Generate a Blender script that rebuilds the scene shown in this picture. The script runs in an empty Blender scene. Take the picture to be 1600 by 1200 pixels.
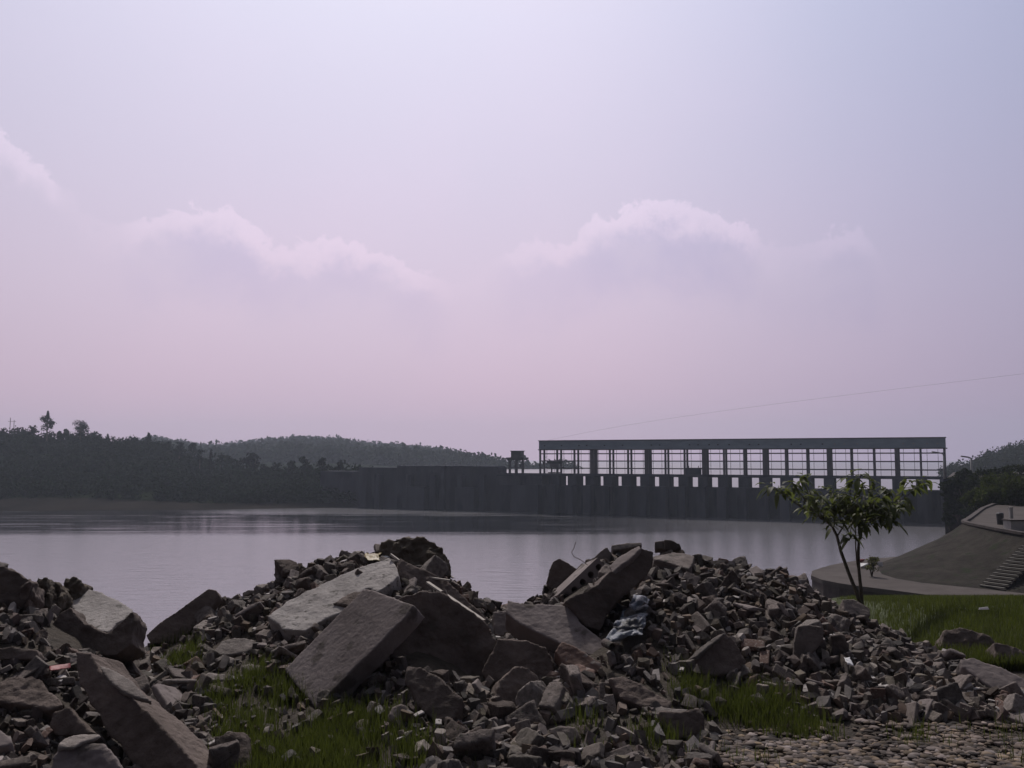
import bpy, bmesh, math, random
import numpy as np
from mathutils import Vector, Matrix, noise, Euler

random.seed(7)
R = math.radians
sc = bpy.context.scene
COL = sc.collection

# ------------------------------------------------------------------ camera
F = 1400.0                      # focal length in pixels of the 1600 px wide photograph
PITCH = math.atan(115.0 / F)
CAMZ = 2.0
cam_d = bpy.data.cameras.new("camera")
cam = bpy.data.objects.new("camera", cam_d)
COL.objects.link(cam)
cam.location = (0, 0, CAMZ)
cam.rotation_euler = (R(90) + PITCH, 0, 0)
cam_d.sensor_width = 36.0
cam_d.lens = 36.0 * F / 1600.0
cam_d.clip_start = 0.1
cam_d.clip_end = 9000
sc.camera = cam

# ------------------------------------------------------------------ exposure
sc.view_settings.view_transform = 'Standard'
sc.view_settings.look = 'None'
sc.view_settings.exposure = 0.0
sc.view_settings.gamma = 1.0

# ------------------------------------------------------------------ sky and sun
SUN_EL, SUN_AZ = 50.0, -9.0     # degrees; azimuth from the view axis, to the left
def build_world():
    w = bpy.data.worlds.new("World"); sc.world = w; w.use_nodes = True
    nt = w.node_tree; N = nt.nodes; L = nt.links
    N.clear()
    out = N.new('ShaderNodeOutputWorld'); bg = N.new('ShaderNodeBackground')
    L.new(bg.outputs[0], out.inputs[0])
    def m(op, a, b=None, c=None, clamp=False):
        n = N.new('ShaderNodeMath'); n.operation = op; n.use_clamp = clamp
        for i, v in enumerate((a, b, c)):
            if v is None: continue
            if isinstance(v, (int, float)): n.inputs[i].default_value = v
            else: L.new(v, n.inputs[i])
        return n.outputs[0]
    def mix(f, a, b, blend='MIX'):
        n = N.new('ShaderNodeMix'); n.data_type = 'RGBA'; n.blend_type = blend
        for s, v in ((0, f), (6, a), (7, b)):
            if isinstance(v, (int, float)): n.inputs[s].default_value = v
            elif isinstance(v, tuple): n.inputs[s].default_value = (*v, 1)
            else: L.new(v, n.inputs[s])
        return n.outputs[2]
    def sstep(x, lo, hi):
        n = N.new('ShaderNodeMapRange'); n.interpolation_type = 'SMOOTHSTEP'
        L.new(x, n.inputs[0]); n.inputs[1].default_value = lo; n.inputs[2].default_value = hi
        return n.outputs[0]
    tc = N.new('ShaderNodeTexCoord')
    sky = N.new('ShaderNodeTexSky'); sky.sky_type = 'NISHITA'; sky.sun_disc = False
    sky.sun_elevation = R(SUN_EL); sky.sun_rotation = R(SUN_AZ)
    sky.air_density = 1.5; sky.dust_density = 6.0
    nv = N.new('ShaderNodeVectorMath'); nv.operation = 'NORMALIZE'; L.new(tc.outputs['Generated'], nv.inputs[0])
    sep = N.new('ShaderNodeSeparateXYZ'); L.new(nv.outputs[0], sep.inputs[0])
    X, Y, Z = sep.outputs
    el = m('ARCSINE', Z)                       # radians
    az = m('ARCTAN2', X, Y)
    # humid haze: pink low down, lavender above
    ramp = N.new('ShaderNodeValToRGB'); L.new(m('DIVIDE', el, R(60)), ramp.inputs[0])
    e = ramp.color_ramp.elements
    def lin(c): return tuple(((v/255)/12.92 if v/255 <= .04045 else ((v/255+.055)/1.055)**2.4) for v in c) + (1,)
    e[0].position = 0.0; e[0].color = lin((203, 178, 200))
    e[1].position = 1.0; e[1].color = lin((214, 214, 226))
    for p, c in ((.07, (204, 181, 204)), (.18, (206, 190, 214)), (.30, (205, 197, 222)), (.45, (205, 205, 231))):
        k = e.new(p); k.color = lin(c)
    # forward-scattering haze: brightest under the sun, dim behind the viewer
    sd = (math.sin(R(SUN_AZ)) * math.cos(R(SUN_EL)), math.cos(R(SUN_AZ)) * math.cos(R(SUN_EL)), math.sin(R(SUN_EL)))
    dp = N.new('ShaderNodeVectorMath'); dp.operation = 'DOT_PRODUCT'
    L.new(nv.outputs[0], dp.inputs[0]); dp.inputs[1].default_value = sd
    d01 = m('MULTIPLY_ADD', dp.outputs['Value'], 0.5, 0.5, clamp=True)
    glow = m('POWER', d01, 3.2)
    hz = m('MULTIPLY_ADD', m('COSINE', m('ADD', az, R(7))), 0.5, 0.5)
    hz = m('POWER', hz, 2.6)
    lev = m('MULTIPLY_ADD', hz, 0.985, 0.12)
    lev = m('ADD', lev, m('MULTIPLY', m('POWER', d01, 9.0), 0.02))
    haze = mix(1.0, ramp.outputs[0], lev, 'MULTIPLY')
    # the right of the sky turns bluer and greyer
    cool = sstep(az, R(2), R(34))
    haze = mix(m('MULTIPLY', cool, 0.9), haze, mix(1.0, haze, (0.76, 0.83, 0.93), 'MULTIPLY'))
    base = mix(0.10, haze, mix(1.0, sky.outputs[0], (0.10, 0.10, 0.10), 'MULTIPLY'))
    # ---- clouds: top edge given as elevation over azimuth, broken up with noise
    def P2(px, py):
        a, b = (px-800)/F, (600-py)/F
        v = Vector((a, math.cos(PITCH)-b*math.sin(PITCH), math.sin(PITCH)+b*math.cos(PITCH))).normalized()
        return math.atan2(v.x, v.y), math.asin(v.z)
    nz = N.new('ShaderNodeTexNoise'); nz.inputs['Scale'].default_value = 30; nz.inputs['Detail'].default_value = 8
    nz.inputs['Roughness'].default_value = .68
    L.new(nv.outputs[0], nz.inputs['Vector'])
    n2 = N.new('ShaderNodeTexNoise'); n2.inputs['Scale'].default_value = 5; n2.inputs['Detail'].default_value = 5
    L.new(nv.outputs[0], n2.inputs['Vector'])
    u = m('MULTIPLY_ADD', az, 1/1.3, 0.5, clamp=True)
    def curve(pts, scale):
        fc = N.new('ShaderNodeFloatCurve'); L.new(u, fc.inputs['Value'])
        c = fc.mapping.curves[0]
        vals = sorted((0.5 + a/1.3, v*scale) for a, v in pts)
        c.points[0].location = (0, vals[0][1]); c.points[1].location = (1, vals[-1][1])
        for p in vals: c.points.new(*p)
        fc.mapping.update()
        return fc.outputs[0]
    tops = [(-60,185),(0,213),(40,232),(80,262),(110,300),(160,352),(200,345),(250,330),(310,322),(365,335),(400,358),(432,378),(480,374),
            (520,371),(580,382),(620,398),(680,425),(720,440),(780,385),(830,378),(880,373),(930,345),(980,326),(1030,318),(1080,322),(1130,335),(1175,345),
            (1200,378),(1250,378),(1290,362),(1330,356),(1362,372),(1400,420),(1700,470)]
    ct = curve([P2(px, py) for px, py in tops], 1/0.6)
    stre = [(-60,.9),(0,1),(80,.8),(120,.15),(180,.25),(240,.7),(380,.8),(430,.6),(520,.65),(620,.6),(690,.25),(740,.05),(800,.35),(900,.6),(1000,1),(1160,1),(1185,.4),(1230,.3),(1320,.6),(1360,.4),(1400,.0),(1700,0)]
    cs = curve([(P2(px, 360)[0], v) for px, v in stre], 1.0)
    top = m('MULTIPLY', ct, 0.6)
    pert = m('MULTIPLY_ADD', nz.outputs[0], 0.075, -0.0375)
    d = m('ADD', m('SUBTRACT', top, el), pert)
    inside = sstep(d, -0.001, 0.005)
    rim = m('MULTIPLY', inside, m('SUBTRACT', 1.0, sstep(d, 0.004, 0.045)))
    belly = m('MULTIPLY', sstep(d, 0.014, 0.04), m('SUBTRACT', 1.0, sstep(d, 0.05, 0.12)))
    belly = m('MULTIPLY', belly, sstep(n2.outputs[0], 0.38, 0.56))
    col = mix(m('MULTIPLY', m('MULTIPLY', rim, cs), 0.42), base, mix(1.0, base, (1.42, 1.32, 1.28), 'MULTIPLY'))
    col = mix(m('MULTIPLY', m('MULTIPLY', belly, cs), 0.65), col, mix(1.0, col, (0.80, 0.83, 0.92), 'MULTIPLY'))
    veil = m('MULTIPLY', sstep(n2.outputs[0], 0.35, 0.7), 0.35)
    col = mix(veil, col, mix(1.0, col, (1.07, 1.02, 1.03), 'MULTIPLY'))
    L.new(col, bg.inputs[0]); bg.inputs[1].default_value = 1.0
build_world()
sd_ = bpy.data.lights.new("sun", 'SUN'); sd_.energy = 2.8; sd_.angle = R(4); sd_.color = (1, .93, .88)
sun = bpy.data.objects.new("sun", sd_); COL.objects.link(sun)
sun.rotation_euler = Vector((math.sin(R(SUN_AZ))*math.cos(R(SUN_EL)), math.cos(R(SUN_AZ))*math.cos(R(SUN_EL)), math.sin(R(SUN_EL)))).to_track_quat('Z', 'Y').to_euler()

# ------------------------------------------------------------------ geometry helpers
CP, SP = math.cos(PITCH), math.sin(PITCH)
def ray(px, py):
    a, b = (px-800)/F, (600-py)/F
    return Vector((a, CP - b*SP, SP + b*CP))
CAM = Vector((0, 0, CAMZ))
def P(px, py, Y):
    """world point seen at that place of the photograph, Y metres ahead"""
    r = ray(px, py); return CAM + r*(Y/r.y)
def PZ(px, py, z):
    r = ray(px, py); return CAM + r*((z-CAMZ)/r.z)
def interp(pts, x):
    if x <= pts[0][0]: return pts[0][1]
    for (a, va), (b, vb) in zip(pts, pts[1:]):
        if x <= b: return va + (vb-va)*(x-a)/(b-a)
    return pts[-1][1]
def sm(t):
    t = max(0, min(1, t)); return t*t*(3-2*t)

def tag(o, label=None, cat=None, group=None, kind=None):
    if label: o['label'] = label
    if cat: o['category'] = cat
    if group: o['group'] = group
    if kind: o['kind'] = kind
    return o
def link_mesh(name, verts, faces, mat, parent=None, smooth=False, mats=None, fm=None, angle=None):
    me = bpy.data.meshes.new(name)
    me.from_pydata([tuple(v) for v in verts], [], faces)
    if mats:
        for q in mats: me.materials.append(q)
        me.polygons.foreach_set('material_index', fm)
    elif mat: me.materials.append(mat)
    if smooth or angle:
        me.polygons.foreach_set('use_smooth', [True]*len(me.polygons))
        if angle: me.set_sharp_from_angle(angle=R(angle))
    me.update()
    o = bpy.data.objects.new(name, me); COL.objects.link(o)
    if parent: o.parent = parent
    return o
def empty(name, loc, **kw):
    o = bpy.data.objects.new(name, None); COL.objects.link(o); o.location = loc; o.empty_display_size = .3
    return tag(o, **kw)
class MB:
    def __init__(s): s.v = []; s.f = []
    def box(s, c, d, rot=None):
        i = len(s.v); c = Vector(c)
        for x in (-.5, .5):
            for y in (-.5, .5):
                for z in (-.5, .5):
                    p = Vector((x*d[0], y*d[1], z*d[2]))
                    if rot: p = rot @ p
                    s.v.append(c+p)
        s.f += [[i+k for k in q] for q in ((0,1,3,2),(4,6,7,5),(0,4,5,1),(2,3,7,6),(0,2,6,4),(1,5,7,3))]
        return s
    def tube(s, pts, rad, n=8, cap=True):
        pts = [Vector(p) for p in pts]
        if not isinstance(rad, (list, tuple)): rad = [rad]*len(pts)
        base = len(s.v)
        for k, p in enumerate(pts):
            t = (pts[min(k+1, len(pts)-1)] - pts[max(k-1, 0)]).normalized()
            u = t.cross(Vector((.3, .1, 1))); u = u.normalized() if u.length > 1e-4 else Vector((1,0,0))
            w = t.cross(u)
            for j in range(n):
                a = 2*math.pi*j/n
                s.v.append(p + (u*math.cos(a)+w*math.sin(a))*rad[k])
        for k in range(len(pts)-1):
            for j in range(n):
                a = base+k*n+j; b = base+k*n+(j+1) % n
                s.f.append([a, b, b+n, a+n])
        if cap:
            s.f.append([base+j for j in range(n)][::-1]); s.f.append([base+(len(pts)-1)*n+j for j in range(n)])
        return s
    def build(s, name, mat, parent=None, smooth=False, angle=None):
        return link_mesh(name, s.v, s.f, mat, parent, smooth, angle=angle)

# ------------------------------------------------------------------ materials
def mat(name, c1, c2, scale=4.0, rough=.9, bump=.4, bscale=25.0, bdist=.01, c3=None, rnd=0.0, detail=6, spec=.3, stretch=None, gen=False, spots=None, island=0.0):
    m = bpy.data.materials.new(name); m.use_nodes = True
    nt = m.node_tree; N = nt.nodes; L = nt.links
    b = N['Principled BSDF']; b.inputs['Roughness'].default_value = rough
    b.inputs['Specular IOR Level'].default_value = spec
    tc = N.new('ShaderNodeTexCoord'); src = tc.outputs['Generated' if gen else 'Object']
    oi = N.new('ShaderNodeObjectInfo')
    add = N.new('ShaderNodeVectorMath'); add.operation = 'ADD'
    mu = N.new('ShaderNodeVectorMath'); mu.operation = 'SCALE'
    cmb = N.new('ShaderNodeCombineXYZ')
    for i in range(3): L.new(oi.outputs['Random'], cmb.inputs[i])
    L.new(cmb.outputs[0], mu.inputs[0]); mu.inputs[3].default_value = 37.0
    L.new(src, add.inputs[0]); L.new(mu.outputs[0], add.inputs[1])
    vec = add.outputs[0]
    if stretch:
        mp = N.new('ShaderNodeMapping'); mp.inputs['Scale'].default_value = stretch
        L.new(vec, mp.inputs[0]); vec = mp.outputs[0]
    n1 = N.new('ShaderNodeTexNoise'); n1.inputs['Scale'].default_value = scale; n1.inputs['Detail'].default_value = detail
    n1.inputs['Roughness'].default_value = .65
    L.new(vec, n1.inputs['Vector'])
    rp = N.new('ShaderNodeValToRGB'); L.new(n1.outputs[0], rp.inputs[0])
    e = rp.color_ramp.elements
    e[0].position = .32; e[0].color = (*c1, 1); e[1].position = .68; e[1].color = (*c2, 1)
    if c3: k = e.new(.5); k.color = (*c3, 1)
    col = rp.outputs[0]
    if spots:
        n3 = N.new('ShaderNodeTexNoise'); n3.inputs['Scale'].default_value = spots[1]; n3.inputs['Detail'].default_value = 4
        L.new(vec, n3.inputs['Vector'])
        mr = N.new('ShaderNodeMapRange'); mr.inputs[1].default_value = spots[2]; mr.inputs[2].default_value = spots[2]+.08
        L.new(n3.outputs[0], mr.inputs[0])
        mx = N.new('ShaderNodeMix'); mx.data_type = 'RGBA'; L.new(mr.outputs[0], mx.inputs[0]); L.new(col, mx.inputs[6]); mx.inputs[7].default_value = (*spots[0], 1)
        col = mx.outputs[2]
    if rnd:
        hs = N.new('ShaderNodeHueSaturation')
        mr = N.new('ShaderNodeMapRange'); L.new(oi.outputs['Random'], mr.inputs[0]); mr.inputs[3].default_value = 1-rnd; mr.inputs[4].default_value = 1+rnd
        L.new(mr.outputs[0], hs.inputs['Value']); L.new(col, hs.inputs['Color']); col = hs.outputs[0]
    if island:
        ge = N.new('ShaderNodeNewGeometry'); hs = N.new('ShaderNodeHueSaturation')
        mr = N.new('ShaderNodeMapRange'); L.new(ge.outputs['Random Per Island'], mr.inputs[0]); mr.inputs[3].default_value = 1-island; mr.inputs[4].default_value = 1+island
        L.new(mr.outputs[0], hs.inputs['Value']); L.new(col, hs.inputs['Color'])
        wn = N.new('ShaderNodeMath'); wn.operation = 'FRACT'; w2 = N.new('ShaderNodeMath'); w2.operation = 'MULTIPLY'; w2.inputs[1].default_value = 7.31
        L.new(ge.outputs['Random Per Island'], w2.inputs[0]); L.new(w2.outputs[0], wn.inputs[0])
        m3 = N.new('ShaderNodeMapRange'); L.new(wn.outputs[0], m3.inputs[0]); m3.inputs[3].default_value = .5; m3.inputs[4].default_value = 1.35
        L.new(m3.outputs[0], hs.inputs['Saturation'])
        m4 = N.new('ShaderNodeMapRange'); L.new(wn.outputs[0], m4.inputs[0]); m4.inputs[3].default_value = .47; m4.inputs[4].default_value = .515
        L.new(m4.outputs[0], hs.inputs['Hue']); col = hs.outputs[0]
    L.new(col, b.inputs['Base Color'])
    n2 = N.new('ShaderNodeTexNoise'); n2.inputs['Scale'].default_value = bscale; n2.inputs['Detail'].default_value = 8
    n2.inputs['Roughness'].default_value = .7
    L.new(vec, n2.inputs['Vector'])
    bp = N.new('ShaderNodeBump'); bp.inputs['Strength'].default_value = bump; bp.inputs['Distance'].default_value = bdist
    L.new(n2.outputs[0], bp.inputs['Height']); L.new(bp.outputs[0], b.inputs['Normal'])
    return m
def leafmat(name, c1, c2, scale, trans=.25, island=.35):
    m = mat(name, c1, c2, scale, rough=.9 if 'hill' in name or 'far' in name or 'bank' in name else .6, bump=0, spec=.0 if 'hill' in name or 'far' in name or 'bank' in name else .2, rnd=.2, island=island)
    N = m.node_tree.nodes; L = m.node_tree.links; b = N['Principled BSDF']
    out = N['Material Output']
    tr = N.new('ShaderNodeBsdfTranslucent'); tr.inputs[0].default_value = (c2[0]*1.6, c2[1]*1.8, c2[2]*1.0, 1)
    mx = N.new('ShaderNodeMixShader'); mx.inputs[0].default_value = trans
    L.new(b.outputs[0], mx.inputs[1]); L.new(tr.outputs[0], mx.inputs[2]); L.new(mx.outputs[0], out.inputs[0])
    return m
M = {}
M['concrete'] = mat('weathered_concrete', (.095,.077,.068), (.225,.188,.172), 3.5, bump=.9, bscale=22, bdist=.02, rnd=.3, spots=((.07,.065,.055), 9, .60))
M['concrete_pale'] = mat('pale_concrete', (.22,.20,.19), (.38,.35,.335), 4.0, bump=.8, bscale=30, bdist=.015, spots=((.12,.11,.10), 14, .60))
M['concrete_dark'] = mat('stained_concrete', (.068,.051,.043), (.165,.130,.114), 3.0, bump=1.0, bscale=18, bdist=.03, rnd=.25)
M['slab_face'] = mat('smooth_cast_concrete', (.125,.102,.096), (.215,.182,.174), 2.2, bump=.6, bscale=45, bdist=.008, spots=((.085,.07,.062), 5, .58))
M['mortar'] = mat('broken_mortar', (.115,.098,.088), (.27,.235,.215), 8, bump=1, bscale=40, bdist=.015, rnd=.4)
M['brick'] = mat('dusty_red_brick', (.095,.058,.046), (.17,.115,.096), 14, bump=.8, bscale=50, bdist=.006, rnd=.35, spots=((.26,.23,.21), 11, .58))
M['brick_grey'] = mat('dusty_grey_brick', (.085,.07,.06), (.22,.185,.162), 12, bump=.8, bscale=50, bdist=.006, rnd=.4)
M['plaster'] = mat('white_plaster', (.30,.275,.26), (.50,.465,.45), 12, bump=.4, bscale=50, bdist=.004, rnd=.15)
M['stone'] = mat('grey_river_stone', (.06,.05,.042), (.16,.14,.12), 6, bump=.5, bscale=30, bdist=.01, rnd=.4)
M['soil'] = mat('dark_soil', (.035,.028,.021), (.085,.068,.054), 5, bump=1, bscale=14, bdist=.05, detail=9)
M['clod'] = mat('earth_clod', (.05,.04,.030), (.12,.097,.075), 9, bump=1, bscale=20, bdist=.03, rnd=.25)
M['pebble'] = mat('gravel_stones', (.045,.034,.027), (.18,.14,.112), 5.0, bump=.4, bscale=60, bdist=.006, detail=2, island=.75)
M['paving'] = mat('quay_paving', (.060,.051,.047), (.092,.080,.074), .7, spec=.08, bump=.3, bscale=3, bdist=.02)
M['revet'] = mat('revetment_concrete', (.017,.015,.0125), (.044,.039,.033), .9, spec=.05, bump=1, bscale=5, bdist=.08, detail=10, spots=((.022,.027,.015), 1.4, .58))
M['wallface'] = mat('dark_wall_face', (.025,.02,.018), (.07,.055,.05), 1.2, bump=.6, bscale=5, bdist=.04)  # dark wall tone, also on kerb, stair bed and abutment
M['step'] = mat('stair_concrete', (.10,.095,.08), (.16,.15,.13), 2, bump=.3, bscale=8)
M['dam'] = mat('dam_concrete', spec=.05, c1=(.045,.048,.062), c2=(.095,.098,.120), scale=.16, bump=.3, bscale=1, bdist=.05, stretch=(1, 1, .25), spots=((.035,.037,.048), .2, .56))
M['steel'] = mat('painted_steel', (.075,.07,.075), (.11,.10,.105), .5, rough=.6, bump=.1)
M['fascia'] = mat('fascia_cladding', (.20,.25,.29), (.27,.33,.38), .3, rough=.5, bump=.2, bscale=1, stretch=(1, 1, 3))
M['darkmetal'] = mat('dark_metal', (.03,.03,.03), (.06,.06,.06), 3, rough=.5, bump=.1)
M['lampgrey'] = mat('galvanised_metal', (.22,.22,.22), (.34,.34,.33), 3, rough=.45, bump=.05)
M['hill'] = mat('wooded_slope', spec=0, c1=(.010,.015,.009), c2=(.020,.026,.014), scale=.05, bump=1, bscale=.3, bdist=1.0)
M['mud'] = mat('muddy_shore', (.014,.013,.012), (.030,.026,.023), .06, spec=0, bump=.6, bscale=.4, bdist=.4)
M['bark'] = mat('young_bark', (.06,.048,.036), (.12,.10,.075), 20, bump=.6, bscale=50, bdist=.004)
M['leaf'] = leafmat('young_tree_leaf', (.030,.040,.016), (.088,.096,.040), 2.5, .32)
M['leaf_near_hill'] = leafmat('near_hill_foliage', (.003,.006,.004), (.024,.034,.018), .09, .05)
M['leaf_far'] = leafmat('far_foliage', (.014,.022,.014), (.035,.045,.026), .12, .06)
M['leaf_bush'] = leafmat('bank_foliage', (.010,.016,.007), (.032,.040,.016), .35, .08)
M['leaf_plant'] = leafmat('bank_plant_leaf', (.05,.05,.025), (.13,.12,.07), 1.5, .2)
M['leaf_terrace'] = leafmat('bank_shrub_leaf', (.020,.028,.010), (.065,.075,.028), .5, .15)
M['grass'] = leafmat('grass_blades', (.024,.032,.010), (.080,.088,.028), 2.5, .25, .6)
M['grassground'] = mat('turf_ground', (.03,.04,.015), (.06,.075,.028), 1.2, bump=1, bscale=8, bdist=.05)
M['wood'] = mat('weathered_lath', (.30,.27,.24), (.46,.42,.38), 6, bump=.3, stretch=(1, 1, 1))
M['yellow'] = mat('yellow_wrapper', (.13,.09,.025), (.22,.16,.05), 12, rough=.5, bump=.3)
M['red'] = mat('red_wrapper', (.16,.03,.03), (.22,.05,.04), 12, rough=.5, bump=.3)
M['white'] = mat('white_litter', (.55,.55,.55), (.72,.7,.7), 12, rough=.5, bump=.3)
M['cream'] = mat('whitewashed_render', (.28,.27,.255), (.40,.38,.36), 2, bump=.3)
M['plastic'] = mat('blue_white_plastic', (.08,.095,.13), (.26,.28,.32), 9, rough=.35, bump=1, bscale=16, bdist=.03, spec=.6, spots=((.035,.035,.04), 6, .50))
M['wire'] = mat('rusty_wire', (.06,.04,.03), (.09,.06,.05), 10, rough=.7, bump=.1)
M['hole'] = mat('shadowed_core', (.02,.02,.02), (.03,.03,.03), 10)

def water_mat(name, slick):
    m = bpy.data.materials.new(name); m.use_nodes = True
    nt = m.node_tree; N = nt.nodes; L = nt.links; b = N['Principled BSDF']
    b.inputs['Base Color'].default_value = (.085,.075,.072, 1)
    b.inputs['IOR'].default_value = 1.45
    b.inputs['Specular IOR Level'].default_value = .5
    geo = N.new('ShaderNodeNewGeometry')
    mp = N.new('ShaderNodeMapping'); mp.inputs['Scale'].default_value = (.35, 1.1, 1); L.new(geo.outputs['Position'], mp.inputs[0])
    n1 = N.new('ShaderNodeTexNoise'); n1.inputs['Scale'].default_value = .9; n1.inputs['Detail'].default_value = 5
    L.new(mp.outputs[0], n1.inputs['Vector'])
    # smooth band far left with dark shore reflection painted into colour, wind-ruffled water elsewhere
    sp = N.new('ShaderNodeSeparateXYZ'); L.new(geo.outputs['Position'], sp.inputs[0])
    mp2 = N.new('ShaderNodeMapping'); mp2.inputs['Scale'].default_value = (.012, .07, 1); L.new(geo.outputs['Position'], mp2.inputs[0])
    n2 = N.new('ShaderNodeTexNoise'); n2.inputs['Scale'].default_value = 1; n2.inputs['Detail'].default_value = 4
    L.new(mp2.outputs[0], n2.inputs['Vector'])
    def mm(op, a, bb=None, c=None, clamp=False):
        n = N.new('ShaderNodeMath'); n.operation = op; n.use_clamp = clamp
        for i, v in enumerate((a, bb, c)):
            if v is None: continue
            if isinstance(v, (int, float)): n.inputs[i].default_value = v
            else: L.new(v, n.inputs[i])
        return n.outputs[0]
    calm_reflect = 0.0
    bp = N.new('ShaderNodeBump'); bp.inputs['Distance'].default_value = .12
    if slick:
        yy = mm('ADD', sp.outputs[1], mm('MULTIPLY', mm('SUBTRACT', n2.outputs[0], .5), 16.0))
        yy = mm('SUBTRACT', yy, mm('MULTIPLY', mm('MAXIMUM', sp.outputs[0], 0.0), .05))
        mr = N.new('ShaderNodeMapRange'); mr.interpolation_type = 'SMOOTHSTEP'
        mr.inputs[1].default_value = 172; mr.inputs[2].default_value = 186; L.new(yy, mr.inputs[0])
        mx = N.new('ShaderNodeMapRange'); mx.interpolation_type = 'SMOOTHSTEP'
        mx.inputs[1].default_value = 60; mx.inputs[2].default_value = 5; mx.inputs[3].default_value = 0; mx.inputs[4].default_value = 1
        L.new(sp.outputs[0], mx.inputs[0])
        # ruffled streaks inside the calm band
        mp3 = N.new('ShaderNodeMapping'); mp3.inputs['Scale'].default_value = (.03, .30, 1); L.new(geo.outputs['Position'], mp3.inputs[0])
        n3 = N.new('ShaderNodeTexNoise'); n3.inputs['Scale'].default_value = 1; n3.inputs['Detail'].default_value = 5
        L.new(mp3.outputs[0], n3.inputs['Vector'])
        st = N.new('ShaderNodeMapRange'); st.inputs[1].default_value = .53; st.inputs[2].default_value = .66
        st.inputs[3].default_value = 1; st.inputs[4].default_value = .35; L.new(n3.outputs[0], st.inputs[0])
        calm_reflect = mm('MULTIPLY', mm('MULTIPLY', mr.outputs[0], mx.outputs[0]), st.outputs[0])
        fo = N.new('ShaderNodeMapRange'); fo.interpolation_type = 'SMOOTHSTEP'; fo.inputs[1].default_value = 236; fo.inputs[2].default_value = 241; fo.inputs[4].default_value = .85
        L.new(mm('ADD', sp.outputs[1], mm('MULTIPLY', mm('SUBTRACT', n3.outputs[0], .5), 60.0)), fo.inputs[0])
        fx = N.new('ShaderNodeMapRange'); fx.interpolation_type = 'SMOOTHSTEP'; fx.inputs[1].default_value = -95; fx.inputs[2].default_value = -70; L.new(sp.outputs[0], fx.inputs[0])
        calm_reflect = mm('MULTIPLY', calm_reflect, mm('SUBTRACT', 1.0, mm('MULTIPLY', fo.outputs[0], fx.outputs[0])))
        ro = mm('MULTIPLY_ADD', calm_reflect, -.10, .20)
        L.new(ro, b.inputs['Roughness'])
        L.new(mm('MULTIPLY_ADD', calm_reflect, -.37, 1.45), b.inputs['IOR'])
        cm = N.new('ShaderNodeMix'); cm.data_type = 'RGBA'; L.new(calm_reflect, cm.inputs[0]); cm.inputs[6].default_value = (.128,.124,.135, 1); cm.inputs[7].default_value = (.012,.013,.016, 1)  # second colour is the dark reflection of hills and dam, painted in
        L.new(cm.outputs[2], b.inputs['Base Color'])
        L.new(mm('MULTIPLY_ADD', calm_reflect, -.45, .75), bp.inputs['Strength'])
    else:
        b.inputs['Roughness'].default_value = .3; bp.inputs['Strength'].default_value = .3
        b.inputs['Base Color'].default_value = (.16,.15,.16, 1)
    L.new(n1.outputs[0], bp.inputs['Height']); L.new(bp.outputs[0], b.inputs['Normal'])
    return m
M['water'] = water_mat('river_water', True)
M['reservoir'] = water_mat('reservoir_water', False)

# ------------------------------------------------------------------ terrain
WZ = -13.0          # river level
RZ = -5.9           # reservoir level
TZ = -2.7           # terrace level
PZQ = -5.3          # quay path level
CREST = [(-400,900),(0,893),(45,905),(60,918),(130,935),(210,1000),(235,1012),(330,952),(400,918),(440,898),(470,880),(540,862),(600,858),(650,865),(690,880),(730,925),
         (790,945),(830,935),(870,905),(910,880),(950,868),(1050,862),(1100,872),(1180,880),(1240,902),(1270,912),(1330,952),(1400,992),(1480,1026),(1600,1062),(2000,1110)]
YC = [(-400,8),(60,8.2),(230,9.2),(400,10),(700,10.2),(1000,10.2),(1200,9.8),(1400,8.4),(1600,7.4),(2000,7)]
YB = [(-400,4.2),(250,4.6),(330,6.3),(560,6.6),(640,5.4),(1000,5.4),(1120,6.6),(1330,6.7),(1600,6.2),(2000,6.2)]
def terrain(x, Y):
    e = 3.0 + .30*(Y-10)
    s = sm((x-e)/2.5)
    left = -max(0, Y-9.5)*.62
    right = -max(0, min(Y, 16)-9)*.08 - max(0, Y-16)*.15
    h = left*(1-s) + right*s
    return max(h, WZ-1.4)
def height(x, Y):
    T = terrain(x, Y)
    if Y < 2 or Y > 16: return T + .05*noise.noise(Vector((x*.5, Y*.5, 0)))
    u = 800 + 1400*1.012*x/Y
    if u < -700 or u > 2100: return T
    yc, yb = interp(YC, u), interp(YB, u)
    zc = P(u, interp(CREST, u), yc).z - .07
    if Y <= yc:
        t = sm(.5*sm((Y-yb)/(yc-yb))*1.0 + .5*max(0, (Y-yb)/(yc-yb))) if Y > yb else 0
        t = .5*t + .5*max(0, (Y-yb)/(yc-yb))
        h = zc*t
    else: h = zc - (Y-yc)*.75
    h += .06*noise.noise(Vector((x*1.7, Y*1.7, 3))) * (1 if h > .1 else .4)
    return max(h, T)
xs = sorted(set([round(-40+i*1.6, 3) for i in range(20)] + [round(-8.5+i*.14, 3) for i in range(128)] + [round(9.5+i*1.2, 3) for i in range(50)]))
ys = sorted(set([-12, -6, -2, 1, 2.5] + [round(3.5+i*.13, 3) for i in range(75)] + [round(13.3+i*1.2, 3) for i in range(36)]))
V = [(x, y, height(x, y)) for y in ys for x in xs]
nx = len(xs)
Fc = []; fm = []
for j in range(len(ys)-1):
    for i in range(nx-1):
        if ys[j] > 55: continue
        Fc.append((j*nx+i, j*nx+i+1, (j+1)*nx+i+1, (j+1)*nx+i))
        fm.append(1 if (ys[j] > 11 and xs[i] > 3.5+.3*(ys[j]-10)) else 0)
gr = link_mesh('ground', V, Fc, None, smooth=True, mats=[M['soil'], M['grassground']], fm=fm)
tag(gr, kind='structure')
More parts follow.
